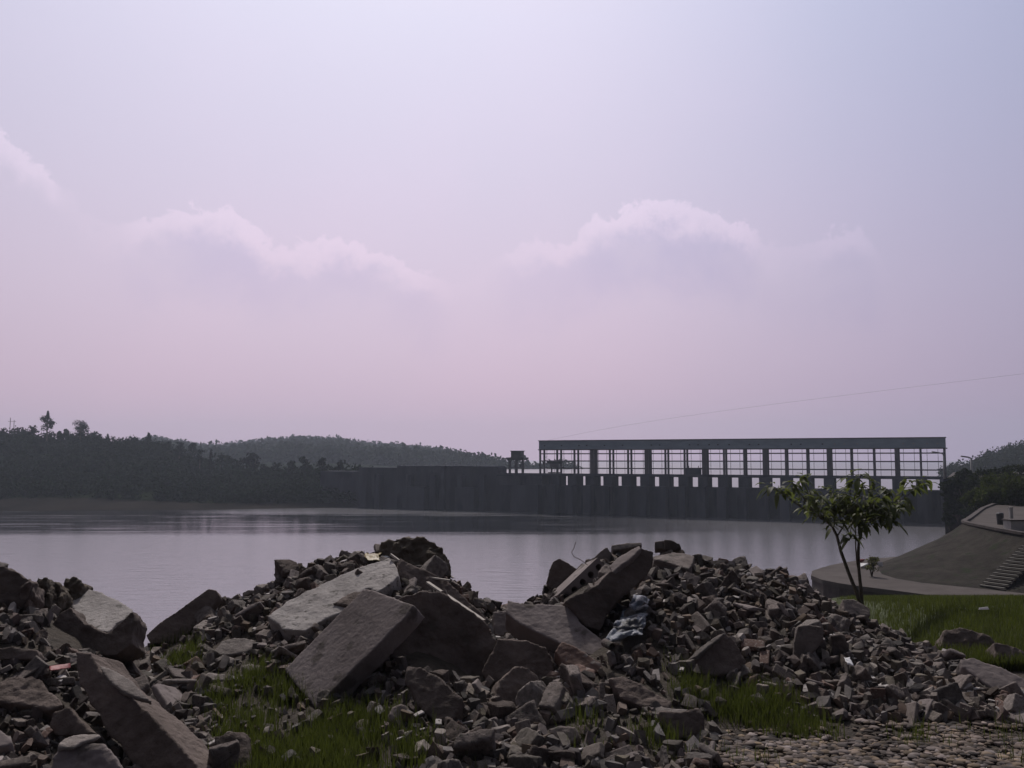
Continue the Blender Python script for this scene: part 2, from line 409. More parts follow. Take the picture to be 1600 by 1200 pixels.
bed = link_mesh('riverbed', [(-3500,-60,WZ-1.5),(3500,-60,WZ-1.5),(3500,3500,WZ-1.5),(-3500,3500,WZ-1.5)], [(0,1,2,3)], M['mud']); tag(bed, kind='structure')

# dam line
YL_, YR_ = 250.0, 208.0
DL = Vector(((844-800)/F*YL_*1.0, YL_, 0)); DR = Vector(((1474-800)/F*YR_*1.0, YR_, 0))
DU = (DR-DL).normalized(); DN = Vector((-DU.y, DU.x, 0))
if DN.y < 0: DN = -DN
DLEN = (DR-DL).length; BAY = DLEN/20
def D(s, w, z): return DL + DU*s + DN*w + Vector((0, 0, z))
DROT = Matrix((( DU.x, DN.x, 0), (DU.y, DN.y, 0), (0, 0, 1)))
def dbox(mb, s0, s1, w0, w1, z0, z1): return mb.box(D((s0+s1)/2, (w0+w1)/2, (z0+z1)/2), (s1-s0, w1-w0, z1-z0), DROT)

a, b2 = D(-420, 2, WZ), D(420, 2, WZ)
wv = [(-900, 8, WZ), (900, 8, WZ), (b2.x, b2.y, WZ), (a.x, a.y, WZ)]
tag(link_mesh('river_water', [(-1200,8,WZ),(500,8,WZ),(b2.x,b2.y,WZ),(a.x,a.y,WZ),(-1200,500,WZ)], [(0,1,2,3,4)], M['water']), kind='structure')
a, b2 = D(-62, 5, RZ), D(500, 5, RZ); _l = P(555,600,2100)
tag(link_mesh('reservoir_water', [(a.x,a.y,RZ),(b2.x,b2.y,RZ),(1600,300,RZ),(1600,2100,RZ),(_l.x,2100,RZ)], [(0,1,2,3,4)], M['reservoir']), kind='structure')

# quay: ring path, sloped revetment, terrace, stairs
def ringpts(l, z): return [PZ(px, py, z) for px, py in l]
near = ringpts([(1267,899),(1285,906),(1310,911),(1337,915),(1390,921.5),(1442,928.5),(1521,938),(1600,946),(1700,957)], PZQ)
outer = ringpts([(1267,899),(1269,892),(1282,887.5),(1298,883),(1318,879),(1337,876),(1370,872.5),(1403,869.5)], PZQ)
toe = ringpts([(1403,869.5),(1380,878),(1371,888),(1378,897),(1400,904),(1440,910.5),(1490,915.5),(1530,919.5),(1600,927),(1700,937)], PZQ)
qv = near + [p for p in toe[::-1]] + outer[::-1][1:-1]
pth = link_mesh('path', qv, [list(range(len(qv)))], M['paving'])
bm = bmesh.new(); bm.from_mesh(pth.data)
r_ = bmesh.ops.extrude_face_region(bm, geom=bm.faces[:]); 
bmesh.ops.translate(bm, verts=[v for v in r_['geom'] if isinstance(v, bmesh.types.BMVert)], vec=(0, 0, -.25)); bmesh.ops.recalc_face_normals(bm, faces=bm.faces[:])
bmesh.ops.triangulate(bm, faces=bm.faces[:]); bm.to_mesh(pth.data); bm.free(); tag(pth, kind='structure')
# retaining wall below the path
edge = outer[::-1] + near[1:]
def inset(p, k): c = Vector((27, 58, 0)); d = (Vector((p.x, p.y, 0))-c).normalized(); return Vector((p.x, p.y, 0)) - d*k
wv, wf = [], []
for k, p in enumerate(edge):
    q = inset(p, .06); q2 = inset(p, -.35)
    wv += [Vector((q.x, q.y, PZQ-.25)), Vector((q2.x, q2.y, WZ-1))]
    if k: wf.append((2*k-2, 2*k-1, 2*k+1, 2*k))
t0 = link_mesh('retaining_wall', wv, wf, M['wallface']); tag(t0, 'dark retaining wall under the curved edge of the quay path', 'wall')
mod = t0.modifiers.new('thick', 'SOLIDIFY'); mod.thickness = .5; mod.offset = -1
# revetment and terrace
tops = [PZ(px, py, TZ) for px, py in ((1511,814),(1506,816.5),(1512,819),(1525,822),(1560,829),(1600,836),(1700,848))]
toe_far = [Vector((40, 84, PZQ)), Vector((50, 99, PZQ)), Vector((66, 122, PZQ)), Vector((70, 128, PZQ))]
top_far = [Vector((43, 82.5, TZ)), Vector((53, 97.5, TZ)), Vector((69, 120.5, TZ)), Vector((73, 127, TZ))]
A_ = toe_far[::-1] + [toe[0], toe[1], toe[2], toe[3], toe[4], toe[5], toe[6], toe[7], toe[8], toe[9]]
B_ = top_far[::-1] + [tops[0], tops[0], tops[1], tops[1], tops[2], tops[3], tops[3].lerp(tops[4], .5), tops[4], tops[5], tops[6]]
vv, ff = [], []; K = 5
for k, (p, q) in enumerate(zip(A_, B_)):
    for j in range(K+1): vv.append(p.lerp(q, j/K) + Vector((0, 0, .004 - .32*math.sin(math.pi*j/K))))
    if k:
        for j in range(K): ff.append((k*(K+1)+j, (k-1)*(K+1)+j, (k-1)*(K+1)+j+1, k*(K+1)+j+1))
rv = link_mesh('revetment', vv, ff, M['revet'], smooth=True); tag(rv, kind='structure')
# side down to the river beyond the path
vv = []; ff = []
for k, p in enumerate(toe_far[::-1] + [toe[0]]):
    vv += [p + Vector((0, 0, .004)), Vector((p.x-.7, p.y+.3, WZ-1))]
    if k: ff.append((2*k-2, 2*k, 2*k+1, 2*k-1))
o = link_mesh('embankment_wall', vv, ff, M['wallface']); tag(o, 'dark sheer river wall below the concrete revetment beyond the quay path', 'wall')
tv = top_far[::-1] + [tops[0]] + tops[1:] + [Vector((300, 60, TZ)), Vector((300, 135, TZ)), Vector((120, 135, TZ))]
o = link_mesh('terrace', tv, [list(range(len(tv)))], M['paving']); 
bm = bmesh.new(); bm.from_mesh(o.data); bmesh.ops.triangulate(bm, faces=bm.faces[:]); bm.to_mesh(o.data); bm.free(); tag(o, kind='structure')
mb = MB()
cp = tops[0:]
for p, q in zip(cp, cp[1:]):
    d = (q-p); ang = math.atan2(d.y, d.x)
    mb.box((p+q)/2 + Vector((0, 0, .09)), (d.length+.02, .35, .17), Matrix.Rotation(ang, 3, 'Z'))
for p, q in zip([tops[0]]+top_far, top_far):
    d = (q-p); ang = math.atan2(d.y, d.x)
    mb.box((p+q)/2 + Vector((0, 0, .08)), (d.length+.02, .35, .14), Matrix.Rotation(ang, 3, 'Z'))
tag(mb.build('kerb', M['wallface']), 'low dark kerb along the upper rim of the revetment', 'kerb')

# stairs up the revetment
s0 = PZ(1548, 921, PZQ); 
s1 = PZ(1632, 841, TZ) + Vector((0,0,.02))
st = empty('stairs', s0, label='flight of pale concrete steps climbing the sloping quay revetment', cat='stairs')
dv = Vector((s1.x-s0.x, s1.y-s0.y, 0)); run = dv.length; dv.normalize(); side = Vector((dv.y, -dv.x, 0))
ang = math.atan2(dv.y, dv.x); rt = Matrix.Rotation(ang, 3, 'Z')
NS = 17
for k in range(NS):
    t = (k+.5)/NS
    h = (TZ-PZQ)*(k+1)/NS
    mb = MB(); mb.box(dv*run*t + Vector((0, 0, h-.02)), (run/NS*.62, 1.45, .07), rt)
    mb.build('step', M['step'], st)
mb = MB()
L_ = math.hypot(run, TZ-PZQ); pr = math.atan2(TZ-PZQ, run)
rr = rt @ Matrix.Rotation(-pr, 3, 'Y')
mb.box(dv*run*.5 + Vector((0, 0, (TZ-PZQ)/2 - .10)), (L_, 1.40, .06), rr)
mb.build('stair_bed', M['wallface'], st)

# ------------------------------------------------------------------ dam
dam = empty('dam', D(DLEN/2, 0, WZ), label='long dark concrete gate dam with a row of openings crossing the river', cat='dam')
inv = -Vector(dam.location)
def dpart(name, mb, mt, root=None):
    root = root or dam
    o = link_mesh(name, [v-Vector(root.location) for v in mb.v], mb.f, mt, root); return o
DZ = -2.6
mb = MB(); dbox(mb, -13, DLEN+8, -1.2, 6, WZ-1, -5.65); dpart('dam_body', mb, M['dam'])
mb = MB(); dbox(mb, -13.0, DLEN+8, -1.9, 6.4, DZ-.42, DZ); dpart('deck', mb, M['dam'])
mb = MB(); dbox(mb, -13.0, DLEN+8, -2.15, -1.95, DZ-.25, DZ+.32); dpart('parapet', mb, M['dam'])
for k in range(21):
    s = k*BAY
    mb = MB(); w = 1.22
    dbox(mb, s-w, s+w, -2.1, 3.6, -5.65, DZ-.42)
    dbox(mb, s-w*.9, s+w*.9, -4.6, -1.2, WZ-1, -5.4)
    dpart('pier', mb, M['dam'])
for k in range(-2, 1):
    mb = MB(); dbox(mb, -13, 1.0, -1.2, 5.5, -5.65, DZ-.42)
    if k == 0: dpart('end_block', mb, M['dam'])
# solid section of the left part
nd = empty('non_overflow_dam', D(-40, 0, WZ), label='plain dark concrete wall of the dam left of the hoist tower', cat='dam')
for s0_, s1_, zt, w0 in ((-60,-46,-.95,.0),(-46,-30,-.72,-.6),(-30,-13.02,-.72,.2)):
    mb = MB(); dbox(mb, s0_, s1_-.02, w0, 6, WZ-1, zt); dpart('wall_block', mb, M['dam'], nd)
mb = MB(); dbox(mb, -46, -13.1, -.9, 5, -.715, -.42); dpart('wall_coping', mb, M['dam'], nd)
for s in (-52, -41, -33, -24, -17):
    mb = MB(); dbox(mb, s-.8, s+.8, -2.4, -.1 if s < -46 else -.62, WZ-1, -3.0); dpart('buttress', mb, M['dam'], nd)
for s in (-38, -22):
    mb = MB(); dbox(mb, s-3, s+3, -3.4, -.65, WZ-1, -6.5); dpart('buttress', mb, M['dam'], nd)
mb = MB(); dbox(mb, -75, -60.02, 1, 7, WZ-1, -2.2); dpart('wing_wall', mb, M['dam'], nd)

# hoist gallery on the deck
hg = empty('hoist_gallery', D(DLEN/2, 1.5, DZ), label='long open grey gallery frame standing on the dam deck above the gates', cat='gantry')
zt0, zt1 = 4.15, 6.55
mb = MB(); dbox(mb, -.3, DLEN+.3, -.25, 3.4, zt0, zt1); dpart('fascia', mb, M['fascia'], hg)
mb = MB(); dbox(mb, -.45, DLEN+.45, -.5, 3.65, zt1, zt1+.22); dpart('roof', mb, M['steel'], hg)
mb = MB(); dbox(mb, -.5, DLEN+.6, -.42, -.26, zt0-.14, zt0+.14); dpart('gutter', mb, M['steel'], hg)
for k in range(21):
    s = k*BAY; thick = k in (3, 6, 9, 12, 15, 18)
    for w_ in (0.0, 3.0):
        mb = MB()
        if thick:
            dbox(mb, s-.55, s+.55, w_-.2, w_+.25, DZ, zt0)
        else: dbox(mb, s-.24, s+.24, w_-.2, w_+.2, DZ, zt0)
        dpart('column', mb, M['steel'], hg)
for z in (3.05, 1.08, -.88):
    for w_ in (0.0,):
        mb = MB(); dbox(mb, 0, DLEN, w_-.09, w_+.09, z-.15, z+.15); dpart('rail', mb, M['steel'], hg)
for k in range(20):
    mb = MB()
    for q in (.27, .73):
        dbox(mb, (k+q)*BAY-.045, (k+q)*BAY+.045, 1.5, 1.56, DZ, zt0)
    dpart('hoist_rod', mb, M['steel'], hg)
for k in range(20):
    for q in (.28, .72):
        if random.random() < .25: continue
        mb = MB(); s = (k+q)*BAY; dbox(mb, s-.2, s+.2, -.31, -.252, 5.15, 5.42); dpart('vent', mb, M['darkmetal'] if k < 15 else M['lampgrey'], hg)

def drop(name, mb, mt, root): return dpart(name, mb, mt, root)
# hoist tower at the left of the gallery
ht = empty('hoist_tower', D(-7.2, 0, DZ), label='small cabin on a three legged platform left of the long gallery frame', cat='tower')
s = -7.6
for q in (-2.0, 0, 2.0):
    for w_ in (.3, 1.0):
        mb = MB(); dbox(mb, s+q-(.17 if q else .28), s+q+(.17 if q else .28), w_-.15, w_+.15, DZ, 1.55); dpart('leg', mb, M['steel'], ht)
mb = MB(); dbox(mb, s-2.75, s+2.75, -.3, 3.0, 1.55, 2.05); dbox(mb, s-2.4, s+2.4, 0, 2.7, 1.3, 1.55); dpart('platform', mb, M['steel'], ht)
mb = MB(); dbox(mb, s-1.5, s+1.6, .3, 2.4, 2.05, 3.75); dpart('cabin', mb, M['steel'], ht)
mb = MB(); dbox(mb, s-1.7, s+1.8, .1, 2.6, 3.75, 3.95); dpart('cabin_roof', mb, M['darkmetal'], ht)
mb = MB(); dbox(mb, s-2, s+2, .2-.1, .2+.1, -.85, -.6); dpart('cross_beam', mb, M['steel'], ht)
mb = MB(); dbox(mb, s+1.0, s+1.5, .6, 1.2, -.6, .15); dpart('motor_box', mb, M['darkmetal'], ht)
# gantry crane standing before the gallery
gc = empty('gantry_crane', D(4.6, -1, DZ), label='small dark gantry crane with a wide beam seen through the left bays of the gallery', cat='crane')
s = 4.8
mb = MB(); dbox(mb, s-2.2, s+2.2, 5.4-6.6, 5.9-6.6, .35, 1.0); dpart('beam', mb, M['darkmetal'], gc)
mb = MB(); dbox(mb, s-1.3, s+1.2, -1.6, -.8, -.6, .35); dpart('winch', mb, M['steel'], gc)
for q in (-.9, .9):
    mb = MB(); dbox(mb, s+q-.18, s+q+.18, -1.4, -1.05, DZ, -.6); dpart('leg', mb, M['darkmetal'], gc)
mb = MB(); dbox(mb, s-1.9, s+1.9, -1.5, -.95, DZ+.34, DZ+.62); dpart('bogie', mb, M['darkmetal'], gc)
cb = empty('control_hut', D(8.35*BAY, -1, DZ), label='dark flat topped hut on the deck under the middle of the gallery', cat='hut')
s = 8.5*BAY
mb = MB(); dbox(mb, s-1.9, s+1.9, -1.7, -.6, DZ+.02, -.75); dpart('wall', mb, M['dam'], cb)
mb = MB(); dbox(mb, s-2.05, s+2.05, -1.8, -.5, -.75, -.6); dpart('roof', mb, M['darkmetal'], cb)
for q in (-1.2, 1.3):
    mb = MB(); dbox(mb, s+q-.07, s+q+.07, -1.2, -1.06, -.6, -.1); dpart('vent_pipe', mb, M['darkmetal'], cb)

# ------------------------------------------------------------------ hills
def hill(name, prof, yr, yf, zf, yback, mt, step=14, rows=12, mudrow=None, nz=1.2, kind='structure'):
    """wooded slope: ridge profile given as seen, ridge yr metres out, foot at yf"""
    x0, x1 = prof[0][0], prof[-1][0]
    n = int((x1-x0)/step)+1
    vv, ff, fmm = [], [], []
    for i in range(n):
        px = x0 + (x1-x0)*i/(n-1); py = interp(prof, px)
        rg = P(px, py, yr(px) if callable(yr) else yr)
        yfv = yf(px) if callable(yf) else yf
        ft = Vector((rg.x*yfv/rg.y, yfv, zf))
        for j in range(rows+1):
            t = j/rows
            p = ft.lerp(rg, t); p.z = ft.z + (rg.z-ft.z)*(1-(1-t)**1.7 if mudrow is None else (t**1.15))
            if 0 < j < rows: p.z += nz*noise.noise(Vector((p.x*.03, p.y*.03, 1)))*(1 if j > 1 else 0)
            vv.append(p)
        bk = Vector((rg.x*yback/rg.y, yback, zf)); vv.append(bk)
    W_ = rows+2
    for i in range(n-1):
        for j in range(rows+1):
            ff.append((i*W_+j, (i+1)*W_+j, (i+1)*W_+j+1, i*W_+j+1)); fmm.append(1 if (mudrow and j < mudrow) else 0)
    o = link_mesh(name, vv, ff, None, smooth=True, mats=[M['hill'], M['mud']], fm=fmm)
    tag(o, kind=kind)
    return vv, W_, n
def leafcloud(centers, radii, per, size, rng, squash=1.0):
    """many leaf-sized quads spread through blobs"""
    C_ = np.repeat(np.array(centers, float), per, axis=0); Rr = np.repeat(np.array(radii, float), per, axis=0)
    if Rr.ndim == 1: Rr = np.stack([Rr, Rr, Rr*squash], 1)
    n = len(C_)
    d = rng.normal(size=(n, 3)); d /= np.linalg.norm(d, axis=1)[:, None]
    rad = rng.random(n)**.45
    pos = C_ + d*Rr*rad[:, None]
    u = rng.normal(size=(n, 3)); u /= np.linalg.norm(u, axis=1)[:, None]
    w = np.cross(u, rng.normal(size=(n, 3))); w /= np.linalg.norm(w, axis=1)[:, None]
    s = size*(.55+.9*rng.random(n))[:, None]
    q = np.stack([pos-u*s, pos-w*s*.6, pos+u*s, pos+w*s*.6], 1).reshape(-1, 3)
    return q
def fast_mesh(name, verts, nper, mt, parent=None):
    me = bpy.data.meshes.new(name); nv = len(verts); nf = nv//nper
    me.vertices.add(nv); me.vertices.foreach_set('co', verts.astype(np.float32).ravel())
    me.loops.add(nv); me.loops.foreach_set('vertex_index', np.arange(nv, dtype=np.int32))
    me.polygons.add(nf); me.polygons.foreach_set('loop_start', np.arange(0, nv, nper, dtype=np.int32))
    me.materials.append(mt); me.update(calc_edges=True); me.validate()
    o = bpy.data.objects.new(name, me); COL.objects.link(o)
    if parent: o.parent = parent
    return o
rng = np.random.default_rng(5)
NEAR = [(-500,672),(-100,672),(0,679),(30,677),(60,683),(100,687),(140,686),(180,690),(230,695),(265,700),(290,714),(310,722),(350,733),(400,741),(440,745),(500,741),(560,742),(600,746),(640,760)]
hv, HW, HN = hill('hill', NEAR, lambda p: 400 if p < 300 else max(300, 400-(p-300)*.42), lambda p: interp([(-500,248),(0,252),(150,256),(350,258),(500,268),(640,280)], p), WZ-.2, 520, M['hill'], mudrow=2, rows=14)
FAR = [(200,702),(240,696),(300,706),(340,709),(380,703),(430,699),(470,696),(520,698),(560,703),(600,706),(640,710),(680,712),(720,720),(760,730),(800,741),(850,745),(900,748)]
fv, FW, FN = hill('hill', FAR, 1500, 520, RZ-.3, 1900, M['hill'], rows=10)
FAR2 = [(560,712),(700,720),(760,726),(820,731),(900,734),(960,738.5),(1100,741)]
RIGHT = [(1476,746),(1484,743),(1494,740),(1520,738),(1535,724),(1546,718),(1560,722),(1575,711),(1600,706),(1700,690),(1900,680)]
rv_, RW, RN = hill('hill', RIGHT, 460, 330, RZ-.3, 620, M['hill'], rows=8)
# woodland as masses
def woods(vv, W_, n, count, j0, j1, rmin, rmax, per, size, name, label, skyline=0, mt='leaf_far'):
    cs, rs = [], []
    for k in range(count):
        i = random.randrange(n-1); j = random.randint(j0, j1-1); f, g = random.random(), random.random()
        p = vv[i*W_+j].lerp(vv[(i+1)*W_+j], f).lerp(vv[i*W_+j+1].lerp(vv[(i+1)*W_+j+1], f), g)
        r = random.uniform(rmin, rmax); cs.append((p.x, p.y, p.z+r*.5)); rs.append((r, r, r*random.uniform(.7, 1.2)))
    for k in range(skyline):
        i = random.randrange(n-1); f = random.random(); jj = W_-2
        p = vv[i*W_+jj].lerp(vv[(i+1)*W_+jj], f)
        r = random.uniform(rmin*.5, rmax*.75)*random.choice((.5, .8, 1, 1)); cs.append((p.x, p.y, p.z+r*.3)); rs.append((r, r, r*random.uniform(.6, 1.2)))
    o = fast_mesh(name, leafcloud(cs, rs, per, size, rng), 4, M[mt])
    tag(o, label, 'woodland', kind='stuff')
woods(hv, HW, HN, 3400, 2, 14, 1.2, 3.2, 55, .5, 'woodland', 'dark green woodland covering the near hill on the left bank', 160, 'leaf_near_hill')
woods(fv, FW, FN, 3600, 1, 10, 4.5, 10, 34, 2.0, 'woodland', 'hazy blue green woodland on the far ridge behind the left part of the dam', 300)
woods(rv_, RW, RN, 900, 2, 8, 2.0, 4.5, 60, .6, 'woodland', 'hazy dark woodland on the hill behind the street lamp at right', 160)

def make_tree(name, label, cat, loc, h, w, kind='round', seed=1, group=None, n=900, leaf=.28, mt=None, trunk_frac=.3):
    rg = np.random.default_rng(seed); rd = random.Random(seed)
    t = empty(name, loc, label=label, cat=cat, group=group)
    mb = MB(); mb.tube([(0,0,-.4),(rd.uniform(-.1,.1),0,h*.4),(rd.uniform(-.1,.1),0,h*.85)], [w*.05, w*.035, w*.01], 6)
    for k in range(4):
        a = rd.uniform(0, 6.28); z = h*rd.uniform(.3, .6); mb.tube([(0,0,z),(math.cos(a)*w*.3, math.sin(a)*w*.3, z+h*.2)], [w*.02, w*.006], 5)
    mb.build('trunk', M['bark'], t)
    cs, rs = [], []
    if kind == 'round':
        for k in range(16):
            a = rd.uniform(0, 6.28); r = rd.uniform(0, .36)*w; z = h*rd.uniform(trunk_frac, .88)
            f = 1-.5*abs((z/h-.6)/.4)
            cs.append((math.cos(a)*r*f, math.sin(a)*r*f, z)); q = w*rd.uniform(.13, .22); rs.append((q, q, q*rd.uniform(.6, 1.0)))
    elif kind == 'spire':
        for k in range(16):
            z = h*rd.uniform(.2, .78); a = rd.uniform(0, 6.28); r = w*.30*rd.random()
            cs.append((math.cos(a)*r, math.sin(a)*r, z)); q = w*rd.uniform(.12, .2); rs.append((q, q, q*.7))
        for k in range(6): cs.append((0, 0, h*(.74+.045*k))); q = w*(.14-.02*k); rs.append((q, q, h*.03))
    else:
        for k in range(8):
            z = h*(.2+.1*k); q = w*.5*(1-k/8.5)*rd.uniform(.7, 1.1); cs.append((0, 0, z)); rs.append((q, q, h*.06))
    fast_mesh('crown', leafcloud(cs, rs, max(8, n//len(cs)), leaf, rg), 4, mt or M['leaf_near_hill'], t)
    return t
def copy_tree(o, parent=None):
    c = o.copy(); COL.objects.link(c)
    if parent: c.parent = parent
    for ch in list(o.children): copy_tree(ch, c)
    return c
def on(prof, px, Y, dy=2): return P(px, interp(prof, px)+dy, Y)
make_tree('tall_tree', 'tallest tree on the left skyline with a thin spire rising from its crown', 'tree', P(73, 689, 385), 13.0, 8.6, 'spire', 3, n=1500)
make_tree('round_tree', 'broad round crowned tree on the left skyline beside the spired one', 'tree', P(125, 690, 385), 9.0, 9.6, 'round', 4, n=1500, trunk_frac=.22)
make_tree('shore_tree', 'ragged dark tree at the lower end of the near left hill', 'tree', P(280, 722, 370), 9.0, 6.5, 'round', 9, n=900)
make_tree('shore_tree', 'tall narrow conifer before the hazy ridge left of the dam', 'tree', P(329, 735, 350), 8.5, 3.4, 'cone', 10, n=500)
make_tree('shore_tree', 'loose leafy tree beside the narrow conifer left of the dam', 'tree', P(312, 733, 352), 8.0, 5.0, 'round', 11, n=500)
protos = [make_tree('hillside_tree', 'small dark tree on the skyline of the near left hill', 'tree', (0, 0, 0), 1, 1, k, 20+i, group='small trees on the skyline of the near left hill', n=220, leaf=.085) for i, k in enumerate(('round', 'cone', 'round', 'spire'))]
spots = [(4,1.6,0),(35,1.4,1),(52,2.4,0),(92,1.9,2),(103,2.4,2),(147,1.9,0),(155,1.5,2),(168,1.6,1),(176,1.3,0),(232,2.6,1),(248,1.4,2),(200,1.2,0),(214,1.3,2),(262,1.8,0),
         (345,3.2,0),(356,3.0,2),(372,2.6,0),(392,4.0,2),(398,3.4,0),(412,2.2,2),(430,2.6,0),(455,2.8,2),(478,3.2,0),(503,2.8,2),(530,2.4,0),(300,3.6,2)]
used = set()
for px, hh, k in spots:
    Y = 395 if px < 300 else max(300, 400-(px-300)*.42)-4
    o = protos[k] if k not in used else copy_tree(protos[k]); used.add(k)
    o.location = on(NEAR, px, Y, 2); s = hh*1.25*1.9; o.scale = (s*.95, s*.95, s); o.rotation_euler = (0, 0, random.uniform(0, 6))
    if px > 290: o['label'] = 'small dark tree on the low left shore before the hazy ridge'; o['group'] = 'small trees on the low left shore'
for k in range(4):
    if k not in used:
        o = protos[k]; o.location = on(NEAR, 190+k*5, 395, 3); o.scale = (2.4,)*3
# conifers and crowns on the far ridge
pf = [make_tree('ridge_tree', 'hazy little tree on the skyline of the far ridge', 'tree', (0, 0, 0), 1, 1, k, 40+i, group='little trees on the far ridge', n=160, leaf=.10, mt=M['leaf_far']) for i, k in enumerate(('cone', 'round'))]
for n_, (px, hh, k) in enumerate([(441,7,0),(449,6,0),(455,7,0),(463,6,1),(474,5,1),(532,5,1),(545,5,1),(596,5,0),(613,4,0),(628,5,1),(425,5,1),(384,5,1),(402,4,1),(733,5,1),(668,7,1),(690,3,1)]):
    o = pf[k] if n_ in (0, 3) else copy_tree(pf[k])
    o.location = on(FAR, px, 1492, 3); s = hh*2.1; o.scale = (s*(.6 if k == 0 else 1.1), s*(.6 if k == 0 else 1.1), s*1.2)
# poles on the left skyline
mbp = empty('utility_pole', P(15, 682, 392), label='thin utility pole at the far left end of the skyline', cat='pole')
MB().tube([(0,0,-1),(0,0,8.2)], .13, 6).build('pole', M['darkmetal'], mbp); MB().box((0,0,6.6), (1.9,.12,.14)).build('crossarm', M['darkmetal'], mbp)
mbp = empty('utility_pole', P(21, 681, 392), label='thin utility pole just right of the one at the far left end', cat='pole')
MB().tube([(0,0,-1),(0,0,6.9)], .12, 6).build('pole', M['darkmetal'], mbp); MB().box((0,0,6.3), (1.7,.12,.13)).build('crossarm', M['darkmetal'], mbp)
mbp = empty('radio_mast', P(658, 718, 1485), label='thin mast among the trees on the far ridge', cat='mast')
MB().tube([(0,0,-2),(0,0,20)], .45, 6).build('mast_pole', M['darkmetal'], mbp); MB().box((0,0,14), (4.2,.3,.5)).build('crossarm', M['darkmetal'], mbp)

# ------------------------------------------------------------------ right bank: abutment, bushes, lamps
AY = 130
al = P(1474, 751, AY)
_ax = [(al.x, AY), (al.x+130, AY-4), (al.x+150, 220), (1.025*al.x/AY*206, 206)]
ab = link_mesh('abutment', [(x, y, z) for z in (WZ-1, al.z) for x, y in _ax], [(3,2,1,0),(4,5,6,7)]+[(k,(k+1)%4,(k+1)%4+4,k+4) for k in range(4)], M['wallface'])
tag(ab, 'dark overgrown abutment wall where the dam meets the right bank', 'abutment')
ab.data.update()
MB().box((al.x+59.9, AY-.3, al.z+.1), (120.4, .5, .35)).build('coping', M['dam'], ab)
def bush(px, py, Y, w, h, seed, label, group, mt='leaf_bush', n=900, leaf=.16, name='bush'):
    rg = np.random.default_rng(seed); rd = random.Random(seed)
    t = empty(name, P(px, py, Y), label=label, cat='bush', group=group)
    mb = MB()
    for k in range(5):
        a = rd.uniform(0, 6.28); mb.tube([(0,0,-.3),(math.cos(a)*w*.2, math.sin(a)*w*.2, h*.6)], [.05, .015], 5)
    mb.build('stem', M['bark'], t)
    cs, rs = [], []
    for k in range(14):
        a = rd.uniform(0, 6.28); r = rd.uniform(0, .38)*w; z = h*rd.uniform(.12, .8)
        cs.append((math.cos(a)*r, math.sin(a)*r, z)); q = w*rd.uniform(.12, .2); rs.append((q, q, q*.8))
    fast_mesh('foliage', leafcloud(cs, rs, n//14, leaf, rg), 4, M[mt], t)
    return t
# creepers on the abutment face and bushes on and before it
for k, (px, py, Y, w, h) in enumerate([(1487,790,127,3.6,4.2),(1503,776,126,4.0,4.4),(1496,812,126,4.2,4.2),(1520,792,120,4.4,4.4),(1516,808,118,4.0,3.0),(1483,826,127,2.6,3.5)]):
    bush(px, py, Y, w, h, 60+k, 'dark creeper hanging on the overgrown abutment wall', 'creepers on the abutment wall', n=1400, leaf=.2, name='creeper')
for k, (px, py, Y, w, h) in enumerate([(1492,756,134,3,1.2),(1510,757,134,4,1.8),(1528,758,132,4,2.2),(1548,760,130,5,2.8),(1574,760,130,5,3.0),(1597,760,128,5,3.4)]):
    bush(px, py, Y, w, h, 80+k, 'low dark bush on top of the abutment before the hazy hill', 'bushes along the top of the abutment', n=900, leaf=.2)
for k, (px, py, Y, w, h) in enumerate([(1528,803,98,4.0,3.0),(1541,801,100,4.2,3.8),(1552,799,92,4.4,3.4),(1568,798,94,4.4,4.0),(1584,800,90,4.6,3.6),(1602,800,90,5,4.2),(1625,800,88,5,4.4),(1560,785,102,5,3.4),(1590,785,104,5,3.4)]):
    bush(px, py, Y, w, h, 100+k, 'leafy olive green bush at the back of the terrace', 'bushes at the back of the terrace', mt='leaf_terrace', n=1500, leaf=.15)
def lamp(px, pyb, Y, pytop, arm, label):
    b_ = P(px, pyb, Y); t_ = P(px, pytop, Y); h = t_.z-b_.z
    r = empty('street_lamp', b_, label=label, cat='street lamp')
    k_ = Y/95; MB().tube([(0,0,0),(0,0,h)], [.11*k_, .085*k_], 10).build('pole', M['lampgrey'], r, smooth=True)
    MB().tube([(0,0,h-.05),(-arm*.5,0,h+.10),(-arm,0,h+.18)], .07*k_, 8).build('arm', M['lampgrey'], r, smooth=True)
    mb = MB(); mb.box((-arm-.28, 0, h+.20), (.75*k_, .3, .14*k_), Matrix.Rotation(R(8), 3, 'Y')); mb.build('lamp_head', M['lampgrey'], r)
    MB().box((0,0,.12), (.3,.3,.24)).build('base', M['lampgrey'], r)
lamp(1519.5, 768, 150, 715.5, .8, 'grey street lamp with a short arm before the wooded hill at right')
lamp(1476, 752, 133, 709, .9, 'dark street lamp whose head shows against the right end of the gallery')
